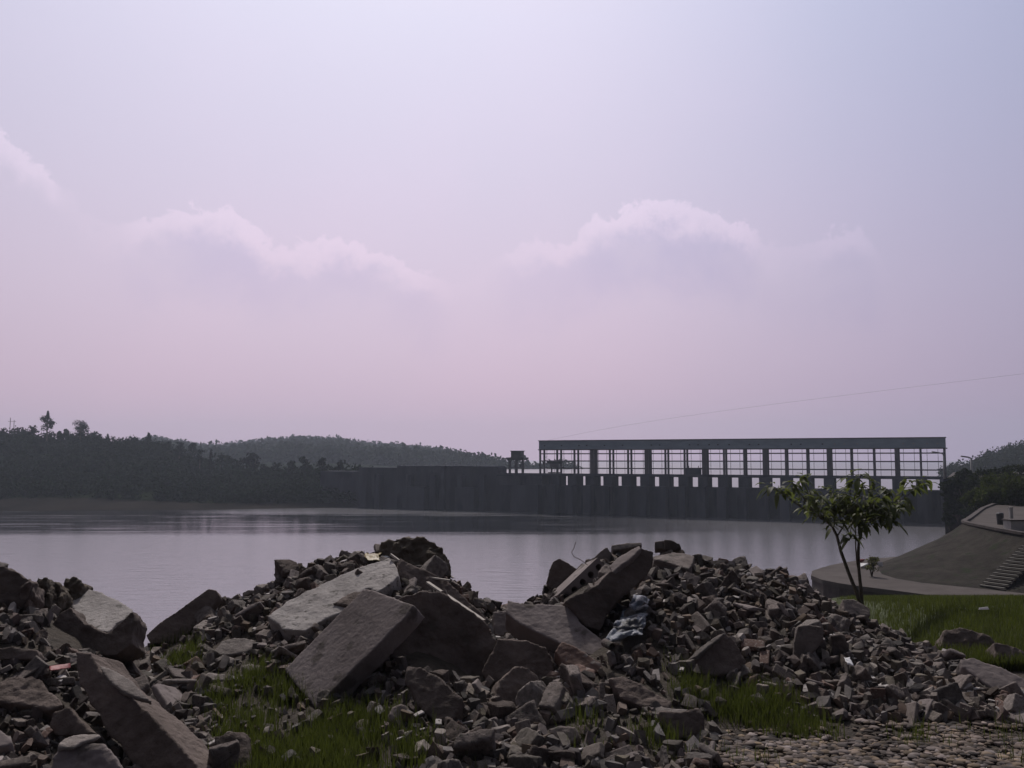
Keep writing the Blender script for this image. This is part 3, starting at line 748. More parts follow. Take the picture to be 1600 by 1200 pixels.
# things on the terrace
pb = empty('planter', PZ(1586, 829, TZ), label='low whitewashed box planter with a dark rim on the terrace', cat='planter')
MB().box((.35,0,.32), (1.7,.9,.64)).build('planter_wall', M['cream'], pb)
MB().box((.35,0,.68), (1.85,1.05,.09)).build('planter_rim', M['wallface'], pb)
lb = empty('litter_bin', PZ(1563, 819.5, TZ), label='dark litter bin on the terrace left of the white planter', cat='bin')
MB().tube([(0,0,0),(0,0,.75)], [.2,.25], 12).build('bin_body', M['darkmetal'], lb); MB().tube([(0,0,.75),(0,0,.83)], [.27,.2], 12).build('bin_lid', M['darkmetal'], lb)
pp = empty('marker_post', PZ(1580, 812, TZ), label='short pale post on the terrace behind the planter', cat='post')
MB().box((0,0,.45), (.22,.22,.9)).build('post_shaft', M['cream'], pp); MB().box((0,0,.93), (.28,.28,.07)).build('post_cap', M['cream'], pp)
# cable
ptsC = []
A0, A1 = P(1640, 579, 70), P(846, 690, YL_)
for k in range(41):
    t = k/40; p = A0.lerp(A1, t); p.z += -1.2*4*t*(1-t)*.0 + .9*math.sin(math.pi*t); ptsC.append(p)
oc = MB().tube(ptsC, [.007+.012*k/40 for k in range(41)], 5).build('overhead_cable', M['lampgrey'])
tag(oc, 'thin overhead cable running from the right edge of the sky to the gallery roof', 'cable')
# ------------------------------------------------------------------ rubble
def proj(p):
    x, y, z = p[0], p[1], p[2]-CAMZ
    dep = y*CP + z*SP; up = -y*SP + z*CP
    return 800+F*x/dep, 600-F*up/dep
def surf(px, py):
    r = ray(px, py); r = r/r.y; Y = 3.6
    while Y < 12.5:
        p = CAM + r*Y
        if p.z <= height(p.x, p.y): return Y
        Y += .03
    return interp(YC, px)
def inpoly(x, y, poly):
    c = False; j = len(poly)-1
    for i in range(len(poly)):
        (xi, yi), (xj, yj) = poly[i], poly[j]
        if (yi > y) != (yj > y) and x < (xj-xi)*(y-yi)/(yj-yi)+xi: c = not c
        j = i
    return c
TEX = {}
def tex(scale, kind='CLOUDS', depth=3):
    k = (scale, kind, depth)
    if k not in TEX:
        t = bpy.data.textures.new('relief', kind)
        t.noise_scale = scale
        if kind == 'CLOUDS': t.noise_depth = depth
        TEX[k] = t
    return TEX[k]
def roughen(o, vox, amp, sc_, amp2=.006):
    m = o.modifiers.new('remesh', 'REMESH'); m.mode = 'VOXEL'; m.voxel_size = vox; m.use_smooth_shade = True
    m = o.modifiers.new('relief', 'DISPLACE'); m.texture = tex(sc_); m.strength = amp; m.mid_level = .5; m.texture_coords = 'GLOBAL'
    if o.data.materials[0].name in ('stained_concrete', 'earth_clod'):
      m = o.modifiers.new('chips', 'DISPLACE'); m.texture = tex(sc_*.5, 'VORONOI', 0); m.strength = amp*.45; m.mid_level = .5; m.texture_coords = 'GLOBAL'
    m = o.modifiers.new('grit', 'DISPLACE'); m.texture = tex(sc_*.22, depth=2); m.strength = amp2; m.mid_level = .5; m.texture_coords = 'GLOBAL'
KEEP = []
def prism(poly, anchor, n, thick, jag=.010, seg=.09, skew=(0, 0, 0), seed=0):
    ax, ay, dY = anchor[:3]
    if len(anchor) > 3:
        (bx, by, bd), bn = anchor[3]; bn = Vector(bn); q0 = P(bx, by, surf(bx, by)+bd); rr_ = ray(ax, ay)
        p0 = P(ax, ay, (CAM + rr_*(bn.dot(q0-CAM)/bn.dot(rr_))).y + dY)
    else: p0 = P(ax, ay, surf(ax, ay)+dY)
    n = Vector(n).normalized()
    pts = []
    for px, py in poly:
        r = ray(px, py); t = n.dot(p0-CAM)/n.dot(r)
        pts.append(CAM + r*t)
    out = []; rd = random.Random(seed + int(ax))
    for k, p in enumerate(pts):
        q = pts[(k+1) % len(pts)]; d = q-p; m = max(1, int(d.length/seg)); sd = d.cross(n).normalized()
        for j in range(m):
            out.append(p + d*(j/m) + (sd*rd.uniform(-jag, jag) if j else Vector()))
    back = [p - n*thick + Vector(skew) + Vector((rd.uniform(-jag, jag), rd.uniform(-jag, jag), rd.uniform(-jag, jag))) for p in out]
    N_ = len(out); c = sum(out, Vector())/N_ - n*thick/2
    v = [p-c for p in out] + [p-c for p in back]
    f = [list(range(N_)), list(range(2*N_-1, N_-1, -1))] + [[k, k+N_, (k+1) % N_+N_, (k+1) % N_] for k in range(N_)]
    bm = bmesh.new(); vs = [bm.verts.new(p) for p in v]
    for q in f: bm.faces.new([vs[i] for i in q])
    bmesh.ops.recalc_face_normals(bm, faces=bm.faces[:]); bmesh.ops.triangulate(bm, faces=bm.faces[:])
    return bm, c, p0
def slab(name, label, cat, poly, anchor, n, thick, mt, jag=.010, amp=.018, sc_=.12, vox=.012, group=None, skew=(0, 0, 0), keep=True, amp2=.006, parent=None):
    bm, c, p0 = prism(poly, anchor, n, thick, jag, skew=skew)
    me = bpy.data.meshes.new(name); bm.to_mesh(me); bm.free(); me.materials.append(M[mt])
    o = bpy.data.objects.new(name, me); COL.objects.link(o); o.location = c
    roughen(o, vox, amp, sc_, amp2)
    if parent:
        o.location = c - parent.location; o.parent = parent
    else: tag(o, label, cat, group)
    if keep: KEEP.append((poly, p0.y))
    return o

S = slab
# centre pile
S('concrete_slab', 'large smooth flat slab leaning down to the grass, cleanest and widest in the centre pile', 'slab',
  [(568,920),(585,922),(647,945),(640,957),(492,1107),(470,1080),(444,1046)], (492,1107,-.05), (-.45,-.60,.66), .17, 'slab_face', amp=.006, jag=.006)
B_root = S('broken_slab', 'pale topped long slab rising behind the smooth slab to the yellow wrapper', 'slab',
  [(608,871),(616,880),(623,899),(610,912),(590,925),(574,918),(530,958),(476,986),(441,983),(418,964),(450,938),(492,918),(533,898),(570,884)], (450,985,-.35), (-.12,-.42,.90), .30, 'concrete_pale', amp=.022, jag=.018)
S('concrete_block', 'thick dark broken block with a rough face right of the smooth slab', 'block',
  [(600,945),(655,925),(692,923),(728,948),(762,976),(776,1002),(752,1062),(700,1064),(640,1042),(585,1010)], (700,1062,.22), (.22,-.90,.36), .40, 'concrete_dark', amp=.05, sc_=.2)
S('fallen_panel', 'narrow dark panel sloping right under the long pale lath', 'panel',
  [(625,872),(650,884),(700,908),(760,965),(758,985),(700,935),(640,915),(622,900)], (750,985,-.15), (.30,-.72,.62), .12, 'concrete_dark')
S('earth_lump', 'big rounded lump of dark earth on the crest of the centre pile', 'lump',
  [(586,870),(596,852),(622,841),(648,839),(676,845),(692,857),(696,872),(690,888),(650,892),(604,884)], (645,888,-.1), (0,-.86,.5), .5, 'clod', amp=.09, sc_=.16, amp2=.03, jag=.03)
S('concrete_wedge', 'long wedge lying low with a brown front right of the smooth slab foot', 'wedge',
  [(633,1066),(636,1040),(657,1042),(690,1060),(721,1090),(719,1108),(700,1132),(676,1124),(650,1098)], (680,1128,-.05), (-.15,-.75,.6), .16, 'concrete_dark', amp=.02)
S('concrete_chunk', 'rounded pale hexagonal stone in front of the brown wedge', 'chunk',
  [(608,1116),(612,1104),(628,1099),(639,1106),(638,1122),(624,1130),(612,1126)], (624,1130,-.08), (.1,-.75,.6), .10, 'concrete', amp=.02)
S('concrete_chunk', 'pale flat chunk half sunk in the grass below the smooth slab', 'chunk',
  [(556,1128),(566,1121),(580,1124),(580,1141),(566,1146),(556,1139)], (568,1144,-.08), (-.1,-.6,.8), .07, 'concrete', amp=.02)
S('concrete_block', 'square grey block behind the saddle between the two mounds', 'block',
  [(771,955),(806,953),(820,960),(838,984),(824,995),(772,993)], (800,994,-.1), (.1,-.75,.65), .25, 'slab_face')
S('concrete_block', 'large angular block left of the saddle with a light left edge', 'block',
  [(779,998),(822,1000),(852,1012),(866,1035),(862,1062),(840,1078),(764,1068),(752,1050)], (800,1072,-.15), (-.1,-.86,.5), .3, 'concrete_dark', amp=.03)
S('concrete_block', 'dark rough block in front of the large angular block near the saddle', 'block',
  [(806,1040),(826,1042),(842,1056),(846,1072),(834,1092),(800,1100),(776,1090),(780,1062)], (810,1098,-.12), (.3,-.8,.5), .24, 'concrete_dark', amp=.03)
S('concrete_slab', 'broad dusty slab sloping right below the hollow core plank', 'slab',
  [(793,937),(830,944),(878,944),(896,952),(906,972),(934,994),(960,1014),(948,1030),(905,1020),(860,998),(812,975),(790,958)], (900,1018,-.2), (.05,-.62,.78), .20, 'slab_face', amp=.015)
S('concrete_block', 'dark upright block standing on the crest left of the hollow core plank', 'block',
  [(853,912),(858,892),(864,877),(874,873),(888,880),(903,890),(893,906),(872,922),(856,918)], (870,920,-.1), (-.1,-.93,.3), .22, 'concrete_dark', amp=.02)
S('concrete_beam', 'massive dark beam leaning up to the crest beside the hollow core plank', 'beam',
  [(952,893),(1000,856),(1022,862),(1019,885),(1006,906),(972,932),(950,960),(938,986),(915,978),(893,950),(884,938),(935,912)], (930,984,-.22), (.22,-.88,.38), .34, 'concrete_dark', amp=.02)
S('concrete_slab', 'lit pinkish top of the massive beam, laid on its upper edge', 'slab',
  [(951,884),(972,866),(999,852),(1001,858),(984,874),(957,895)], (957,895,-.02, ((930,984,-.22), (.22,-.88,.38))), (-.35,-.45,.82), .05, 'slab_face', amp=.01)  # beam's lit top, put on as a paler slab
S('concrete_slab', 'thin light edged cap slab at the top of the right mound', 'slab',
  [(955,852),(975,849),(1003,847),(1003,853),(975,858),(958,860)], (975,860,-.05), (0,-.72,.7), .14, 'mortar', amp=.01)
S('concrete_chunk', 'small wedge shaped chunk between the hollow core plank and the cap slab', 'chunk',
  [(923,876),(936,862),(948,854),(956,866),(950,880),(936,884)], (936,884,-.15), (-.3,-.8,.5), .16, 'concrete')
S('concrete_block', 'grey square block highest on the right mound', 'block',
  [(1023,846),(1037,844),(1038,857),(1023,858)], (1030,860,0), (-.1,-.9,.4), .14, 'concrete', amp=.01)
S('concrete_block', 'dark rounded block beside the grey square block at the top of the right mound', 'block',
  [(1038,844),(1050,843),(1062,850),(1066,858),(1050,862),(1038,858)], (1050,862,0), (.1,-.9,.4), .2, 'concrete_dark', amp=.03)
S('concrete_slab', 'light topped overhanging slab right of the massive beam', 'slab',
  [(1021,868),(1045,864),(1070,864),(1086,869),(1082,882),(1076,890),(1060,884),(1040,878),(1022,874)], (1050,884,-.45), (.05,-.30,.95), .16, 'concrete', amp=.02)
S('concrete_chunk', 'thick pointed chunk with a bright left edge at the middle foot of the right mound', 'chunk',
  [(1073,1034),(1100,1010),(1132,988),(1148,1002),(1166,1034),(1158,1046),(1120,1056),(1084,1050)], (1120,1054,-.10), (.15,-.86,.48), .24, 'concrete_dark', amp=.02)
S('concrete_chunk', 'thin pale slip for the lit left edge of the pointed chunk', 'chunk',
  [(1073,1032),(1092,1012),(1112,998),(1133,987),(1126,996),(1108,1009),(1088,1026)], (1076,1034,-.03, ((1120,1054,-.10), (.15,-.86,.48))), (-.45,-.30,.85), .03, 'mortar', amp=.008, keep=False)  # chunk's lit edge, put in as a paler strip
S('standing_stone', 'upright grey stone standing among the rubble of the right mound', 'stone',
  [(1246,978),(1260,976),(1284,979),(1288,1000),(1276,1012),(1262,1030),(1240,1032),(1240,1004)], (1260,1032,-.1), (-.2,-.9,.35), .2, 'concrete', amp=.02)
S('concrete_log', 'long dark rounded block lying before the grass at far right', 'block',
  [(1470,1010),(1476,985),(1500,980),(1545,992),(1555,1003),(1552,1024),(1510,1022),(1478,1016)], (1512,1024,-.12), (0,-.80,.6), .26, 'concrete_dark', amp=.03)
S('concrete_log', 'broken dark block at the right edge beyond the rounded block', 'block',
  [(1553,1003),(1580,1008),(1612,1020),(1618,1044),(1580,1042),(1556,1026)], (1585,1042,-.12), (.05,-.8,.6), .26, 'concrete_dark', amp=.03)
S('concrete_slab', 'long grey slab sloping down right in front of the rounded block', 'slab',
  [(1500,1030),(1522,1027),(1560,1040),(1604,1062),(1604,1084),(1562,1084),(1530,1062),(1504,1042)], (1560,1084,-.10), (.02,-.62,.78), .14, 'slab_face', amp=.02)
S('concrete_block', 'pale topped block at the upper right edge of the mound below the young tree', 'block',
  [(1316,937),(1334,936),(1360,950),(1360,962),(1340,968),(1318,958)], (1338,966,-.08), (.1,-.72,.68), .2, 'concrete', amp=.02)
S('concrete_block', 'dark block with a crumbly light top at the centre foot of the rubble', 'block',
  [(1030,1112),(1060,1112),(1092,1106),(1100,1120),(1104,1146),(1080,1156),(1045,1150)], (1075,1154,-.05), (.1,-.84,.52), .24, 'concrete_dark', amp=.03)
S('concrete_slab', 'crumbly pale slab lying flat above the dark foot block', 'slab',
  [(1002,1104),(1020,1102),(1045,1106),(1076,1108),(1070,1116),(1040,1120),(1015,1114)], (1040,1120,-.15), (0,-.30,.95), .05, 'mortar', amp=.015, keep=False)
S('concrete_slab', 'grey streaked slab lying across the middle of the rubble', 'slab',
  [(950,1060),(975,1056),(1010,1072),(1050,1096),(1046,1108),(1002,1104),(968,1090)], (1005,1106,-.1), (-.05,-.66,.75), .10, 'concrete_dark', amp=.03)
S('concrete_block', 'pale square ended block in the front grass at the centre', 'block',
  [(856,1138),(876,1133),(900,1136),(906,1148),(896,1162),(866,1164)], (880,1164,-.05), (-.1,-.74,.66), .16, 'concrete', amp=.02)
S('brick_lump', 'lump of brown mortared bricks right of the saddle slab', 'brick lump',
  [(866,1018),(878,1001),(900,1010),(938,1034),(944,1048),(920,1052),(884,1040)], (905,1050,-.12), (0,-.72,.7), .14, 'brick', amp=.02)
S('brick_slab', 'reddish slab of bricks with a light front edge in the middle of the rubble', 'brick lump',
  [(888,1040),(905,1036),(930,1046),(930,1056),(906,1058),(890,1050)], (910,1058,-.18), (0,-.5,.86), .06, 'brick', amp=.012)
# left pile
D_r = S('broken_slab', 'pale topped slab, lit top of the thick block over the left water gap', 'slab',
  [(108,946),(118,930),(134,919),(160,925),(207,951),(206,960),(196,968),(182,974),(170,988),(150,984),(130,972),(118,958)], (150,990,-.55), (-.05,-.38,.92), .10, 'concrete_pale', amp=.012)  # lit top of the block below, its light put into paler concrete
S('concrete_block', 'dark shaded side of the thick block under the pale topped slab on the left pile', 'block',
  [(94,958),(110,948),(132,973),(168,989),(190,968),(208,954),(211,968),(206,990),(208,1006),(180,1024),(120,1020),(80,1010),(72,985)], (150,1018,-.20), (.05,-.90,.42), .35, 'concrete_dark', amp=.04, sc_=.16)  # shaded side of that block, shade put into darker concrete
S('concrete_plank', 'dark plank of concrete tilted up over the water right of the left pile', 'plank',
  [(228,992),(262,964),(300,938),(326,919),(338,922),(343,931),(335,946),(300,984),(282,1004),(236,1006)], (260,1004,-.1), (.1,-.9,.4), .16, 'concrete_dark', amp=.015)
S('broken_slab', 'long dark slab sloping down to the bottom edge of the frame at left', 'slab',
  [(117,1018),(141,1020),(150,1036),(176,1070),(212,1098),(262,1146),(318,1210),(300,1240),(222,1215),(160,1130),(122,1066)], (150,1120,-.45), (-.30,-.86,.42), .30, 'concrete_dark', amp=.02, skew=(.04, 0, 0))
S('lit_chip', 'bright pointed patch, lit upper edge of the long dark slab', 'chip',
  [(150,1036),(178,1046),(208,1064),(226,1084),(238,1096),(214,1090),(192,1079),(168,1060)], (192,1080,-.05, ((150,1120,-.45), (-.30,-.86,.42))), (.1,-.36,.93), .03, 'mortar', amp=.006, keep=False)  # slab's own lit upper edge, added as a paler chip
S('boulder', 'dark pointed boulder at the left edge of the frame on the crest', 'boulder',
  [(-30,880),(8,884),(30,896),(48,908),(50,930),(30,950),(-30,950)], (20,950,-.1), (.1,-.9,.4), .4, 'concrete_dark', amp=.04)
for (poly, an, lb_) in (([(50,925),(58,902),(72,904),(78,922),(74,948),(54,950)], (64,950,-.1), 'dark knobbly rock right of the pointed boulder on the left crest'),
                        ([(76,925),(84,906),(92,912),(98,930),(92,950),(78,950)], (86,950,-.12), 'slim dark rock between two knobbly rocks on the left crest'),
                        ([(92,925),(102,903),(116,902),(130,912),(126,928),(108,950),(94,948)], (104,950,-.1), 'dark rock with a snout touching the pale topped slab')):
    S('dark_rock', lb_, 'rock', poly, an, (0,-.9,.4), .2, 'clod', amp=.06, sc_=.10, amp2=.02)
S('flat_stone', 'bright flat flake resting on the rounded stone at bottom left', 'flake',
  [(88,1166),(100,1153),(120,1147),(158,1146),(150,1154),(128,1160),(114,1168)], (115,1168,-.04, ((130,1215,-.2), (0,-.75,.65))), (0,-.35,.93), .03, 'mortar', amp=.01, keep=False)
S('boulder', 'rounded pinkish stone at the bottom left below the bright flake', 'boulder',
  [(84,1180),(98,1164),(130,1160),(160,1162),(176,1176),(190,1200),(180,1230),(96,1230),(78,1205)], (130,1215,-.2), (0,-.75,.65), .2, 'slab_face', amp=.05)
S('concrete_chunk', 'lit sloping block at the very left edge near the bottom', 'chunk',
  [(-20,1136),(0,1139),(20,1156),(14,1164),(0,1168),(-20,1170)], (0,1168,-.2), (.1,-.5,.85), .12, 'slab_face')
S('concrete_slab', 'mossy slab on edge left of the long dark slab', 'slab',
  [(84,1112),(108,1104),(120,1118),(148,1146),(120,1150),(84,1150),(76,1130)], (110,1150,-.15), (-.1,-.85,.5), .07, 'concrete_dark')
S('concrete_slab', 'low broad slab in the shade of the left pile', 'slab',
  [(0,1065),(25,1054),(62,1060),(76,1078),(100,1100),(80,1110),(30,1100),(-10,1096)], (40,1106,-.15), (.05,-.55,.82), .12, 'concrete_dark', amp=.03)
S('concrete_chunk', 'grey egg shaped stone upright in the grass at lower left', 'stone',
  [(341,1168),(344,1152),(356,1141),(368,1145),(367,1160),(358,1176),(352,1190),(344,1184)], (352,1190,-.05), (-.2,-.85,.5), .1, 'concrete', amp=.015)
for (poly, an, lb_) in (([(332,1020),(346,1002),(366,996),(398,1000),(402,1008),(384,1020),(350,1024)], (366,1024,-.1), 'largest pale flat stone above the left grass patch'),
                        ([(333,1030),(348,1023),(366,1028),(364,1037),(348,1039)], (350,1039,-.1), 'small pale stone just under the largest pale flat stone'),
                        ([(308,1056),(325,1051),(352,1053),(350,1063),(322,1064)], (330,1064,-.1), 'low pale stone at the upper left rim of the grass patch'),
                        ([(376,1040),(392,1036),(412,1040),(412,1048),(386,1050)], (395,1050,-.1), 'pale stone beside the corner of the long pale slab')):
    S('flat_stone', lb_, 'stone', poly, an, (0,-.5,.86), .07, 'mortar', amp=.02)
S('concrete_plank', 'thin dark plank with a light top edge at the left frame edge', 'plank',
  [(-20,1010),(20,1011),(58,1014),(60,1020),(58,1032),(-20,1030)], (20,1032,-.12), (0,-.82,.55), .12, 'concrete_dark', amp=.01)

# the hollow core plank, its five round cores showing
def hollow_plank():
    A = P(871, 930, 9.35); B = P(934, 871, 9.62)
    u = (B-A); Lg = u.length; u.normalize()
    dep = Vector((-.10, .97, -.10)); dep = (dep - u*dep.dot(u)).normalized(); v = dep.cross(u).normalized()
    if v.z > 0: v = -v
    hgt, n, seg, depth = .165, 5, 16, .42; cw = Lg/n
    root = empty('hollow_core_plank', A, label='hollow core concrete plank with five round holes leaning on the right mound', cat='plank')
    vs, fs = [], []
    def pt(a, b_, d): return u*a + v*b_ + dep*d
    for k in range(n):
        cx = (k+.5)*cw; base = len(vs); r = .036
        for j in range(seg):
            a = 2*math.pi*(j+.5)/seg; ca, sa = math.cos(a), math.sin(a)
            s_ = min((cw/2)/abs(ca), (hgt/2)/abs(sa))
            # snap to corners for a closed rectangle
            vs.append(pt(cx+max(-cw/2, min(cw/2, ca*s_)), hgt/2+max(-hgt/2, min(hgt/2, sa*s_)), 0))
            vs.append(pt(cx+ca*r, hgt/2+sa*r, 0)); vs.append(pt(cx+ca*r*.97, hgt/2+sa*r*.97, .5))
        for j in range(seg):
            a, b_ = base+3*j, base+3*((j+1) % seg)
            fs.append((a, b_, b_+1, a+1)); fs.append((a+1, b_+1, b_+2, a+2))
        fs.append([base+3*j+2 for j in range(seg)])
        # corners
        for (sx, sy) in ((1,1),(-1,1),(-1,-1),(1,-1)):
            idx = len(vs); vs.append(pt(cx+sx*cw/2, hgt/2+sy*hgt/2, 0))
            q = {(1,1):1,(-1,1):5,(-1,-1):9,(1,-1):13}[(sx,sy)]
            fs.append((base+3*q, idx, base+3*((q+1) % seg)))
    i = len(vs)
    for d in (0, depth):
        for a, b_ in ((0,0),(Lg,0),(Lg,hgt),(0,hgt)): vs.append(pt(a, b_, d))
    fs += [(i,i+1,i+5,i+4),(i+1,i+2,i+6,i+5),(i+2,i+3,i+7,i+6),(i+3,i,i+4,i+7),(i+4,i+5,i+6,i+7)]
    link_mesh('plank_body', vs, fs, M['slab_face'], root)
    i = MB(); i.box(u*(Lg/2) + v*-.012 + dep*.1, (1,1,1)); 
    w_ = MB().tube([u*(Lg*.78)+v*-.01+dep*.02, u*(Lg*.74)+v*-.10+dep*.02, u*(Lg*.70)+v*-.17+dep*.05, u*(Lg*.72)+v*-.22+dep*.05, u*(Lg*.80)+v*-.235+dep*.05, u*(Lg*.90)+v*-.27+dep*.05], .0035, 5)
    w_.build('reinforcing_wire', M['wire'], root)
    KEEP.append(([(860,930),(925,865),(950,885),(900,945)], 9.2))
hollow_plank()
# laths
def lath(a, b_, w, t, label, ya, yb, mt='wood'):
    A, B = P(a[0], a[1], ya), P(b_[0], b_[1], yb); d = B-A
    q = d.to_track_quat('X', 'Z').to_matrix(); o = MB().box((0,0,0), (d.length, w, t), q)
    o = o.build('lath', M[mt]); o.location = (A+B)/2; tag(o, label, 'lath'); return o
yA = surf(650, 905)
lath((610,866),(655,899), .035, .018, 'short pale lath beginning at the yellow wrapper on the centre pile', yA-.25, yA-.3)
lath((655,900),(703,907), .03, .015, 'thin stick lying level right of the short pale lath', yA-.3, yA-.3)
lath((668,910),(756,970), .035, .018, 'long pale lath sloping down right over the narrow dark panel', yA-.42, yA-1.15)
# plastic sheet
def sheet(name, label, cs, ys, mt, n=22, amp=.05):
    c = [P(px, py, surf(px, py)+dy) for (px, py), dy in zip(cs, ys)]
    o0 = sum(c, Vector())/4; v = []
    for i in range(n+1):
        for j in range(n+1):
            p = c[0].lerp(c[1], i/n).lerp(c[3].lerp(c[2], i/n), j/n)
            nn = noise.noise(p*5)*amp + abs(noise.noise(p*13))*amp*.7
            ed = 1+.35*noise.noise(p*(7 if n > 15 else 9))
            p = o0 + (p-o0)*ed
            v.append(p-o0+Vector((.1,-.7,.5))*nn)
    f = [(i*(n+1)+j, (i+1)*(n+1)+j, (i+1)*(n+1)+j+1, i*(n+1)+j+1) for i in range(n) for j in range(n)]
    o = link_mesh(name, v, f, M[mt], smooth=True); o.location = o0
    m = o.modifiers.new('thick', 'SOLIDIFY'); m.thickness = .004
    tag(o, label, 'plastic sheet' if 'sheet' in name else 'litter'); return o
sheet('plastic_sheet', 'crumpled shiny blue white plastic sheet tucked under the massive beam', [(990,934),(1014,940),(1004,998),(942,1006)], (-.30,-.30,-.22,-.22), 'plastic', 40, .13)
KEEP.append(([(975,930),(1018,918),(1004,1010),(944,1005)], surf(975,1000)-.25))
sheet('wrapper', 'yellow crumpled wrapper at the top corner of the long pale slab', [(570,864),(596,861),(594,877),(574,878)], (-.42,)*4, 'yellow', 10, .07)
sheet('wrapper', 'small white scrap beside the yellow wrapper', [(592,866),(602,864),(610,872),(600,872)], (-.4,)*4, 'white', 8, .03)
sheet('wrapper', 'white plastic scrap on the grass field at right', [(1528,951),(1541,950),(1543,954),(1526,955)], (0,)*4, 'white', 8, .03)
sheet('wrapper', 'crumpled white scrap in the middle of the right mound', [(1318,1028),(1328,1026),(1336,1042),(1322,1041)], (-.25,)*4, 'white', 8, .04)
sheet('wrapper', 'red scrap under the rubble at the upper left', [(78,1042),(110,1038),(112,1044),(80,1050)], (-.25,)*4, 'red', 8, .02)
# short pipe
p_ = P(945, 1004, surf(950,1010)-.25); q_ = P(957, 1011, surf(950,1010)-.38)
mb = MB(); d = q_-p_
ts = []
for rr_ in (.034, .026):
    mb.tube([Vector((0,0,0)), d], rr_, 16, cap=False)
nn_ = 32
for j in range(16): mb.f.append([16+j, 16+(j+1) % 16, 48+(j+1) % 16, 48+j])
o = mb.build('pipe_stub', M['concrete'], smooth=True, angle=40); o.location = p_; tag(o, 'short open ended grey pipe stub at the end of the broad dusty slab', 'pipe')

# --- scattered rubble
def hull_bm(dims, rd, chip=.28, jit=.07, extra=0):
    bm = bmesh.new()
    for x in (-.5, .5):
        for y in (-.5, .5):
            for z in (-.5, .5):
                c = Vector((x, y, z))
                if rd.random() < chip:
                    for ax in range(3):
                        q = c.copy(); q[ax] *= rd.uniform(.2, .75); bm.verts.new(Vector((q.x*dims[0], q.y*dims[1], q.z*dims[2])))
                else:
                    q = c + Vector((rd.uniform(-jit, jit), rd.uniform(-jit, jit), rd.uniform(-jit, jit)))
                    bm.verts.new(Vector((q.x*dims[0], q.y*dims[1], q.z*dims[2])))
    for k in range(extra):
        a = Vector((rd.gauss(0, 1), rd.gauss(0, 1), rd.gauss(0, 1))).normalized()*.52
        bm.verts.new(Vector((a.x*dims[0], a.y*dims[1], a.z*dims[2])))
    r = bmesh.ops.convex_hull(bm, input=bm.verts[:])
    bmesh.ops.delete(bm, geom=[v for v in bm.verts if not v.link_faces], context='VERTS')
    return bm
def bake(bm, mt, vox, amp, sc_, amp2):
    me = bpy.data.meshes.new('chunk'); bm.to_mesh(me); bm.free()
    o = bpy.data.objects.new('tmp', me); COL.objects.link(o)
    m = o.modifiers.new('r', 'REMESH'); m.mode = 'VOXEL'; m.voxel_size = vox; m.use_smooth_shade = True
    m = o.modifiers.new('d', 'DISPLACE'); m.texture = tex(sc_); m.strength = amp; m.texture_coords = 'LOCAL'
    m = o.modifiers.new('e', 'DISPLACE'); m.texture = tex(sc_*.25, depth=2); m.strength = amp2; m.texture_coords = 'LOCAL'
    dg = bpy.context.evaluated_depsgraph_get(); dg.update()
    ne = bpy.data.meshes.new_from_object(o.evaluated_get(dg)); bpy.data.objects.remove(o)
    ne.materials.clear(); ne.materials.append(M[mt]); return ne
rd = random.Random(11)
def lib(n, dimf, mt, chip, amp, vox=.045, extra=0, jit=.07):
    return [bake(hull_bm(dimf(), rd, chip, jit, extra), mt[i % len(mt)], vox, amp, .35, amp*.3) for i in range(n)]
LIB = {
 'concrete_chunk': lib(18, lambda: (1, rd.uniform(.45,.95), rd.uniform(.22,.65)), ['concrete', 'concrete_dark', 'mortar', 'concrete_dark', 'concrete'], .55, .10, jit=.17, extra=2),
 'brick': lib(8, lambda: (1, .48, .24), ['brick_grey', 'brick_grey', 'brick', 'brick_grey'], .15, .03, vox=.035, jit=.03),
 'stone': lib(8, lambda: (1, rd.uniform(.6,.9), rd.uniform(.45,.7)), ['stone'], 1, .10, extra=10),
 'slab_fragment': lib(8, lambda: (1, rd.uniform(.55,.9), rd.uniform(.13,.2)), ['slab_face', 'concrete', 'mortar'], .5, .03, vox=.035),
 'plaster_flake': lib(5, lambda: (1, rd.uniform(.5,.8), .16), ['plaster'], .6, .03, vox=.04),
}
GRASS = [[(300,1062),(330,1046),(420,1046),(446,1060),(492,1112),(560,1112),(620,1140),(668,1170),(672,1230),(390,1230),(340,1140)],
         [(1000,1040),(1040,1036),(1078,1060),(1200,1084),(1330,1108),(1340,1130),(1220,1150),(1130,1140),(1100,1100),(1050,1090)],
         [(236,1004),(262,1000),(300,990),(318,1010),(300,1050),(262,1050)],
         [(830,1150),(900,1120),(1000,1120),(1060,1160),(1040,1190),(900,1180)]]
def zone(px, Y):
    mound = 'left pile' if px < 290 else ('centre pile' if px < 790 else 'right mound')
    return mound
LAB = {
 'concrete_chunk': ('grey broken concrete chunk lying in the rubble of the %s', 'concrete chunk', 'concrete chunks in the %s'),
 'brick': ('loose dusty brick lying in the rubble of the %s', 'brick', 'loose bricks in the %s'),
 'stone': ('rounded dark stone lying in the rubble of the %s', 'stone', 'rounded stones in the %s'),
 'slab_fragment': ('thin flat fragment of slab lying in the rubble of the %s', 'slab fragment', 'flat slab fragments in the %s'),
 'plaster_flake': ('small pale plaster flake bright against the rubble of the %s', 'plaster flake', 'pale plaster flakes in the %s'),
}
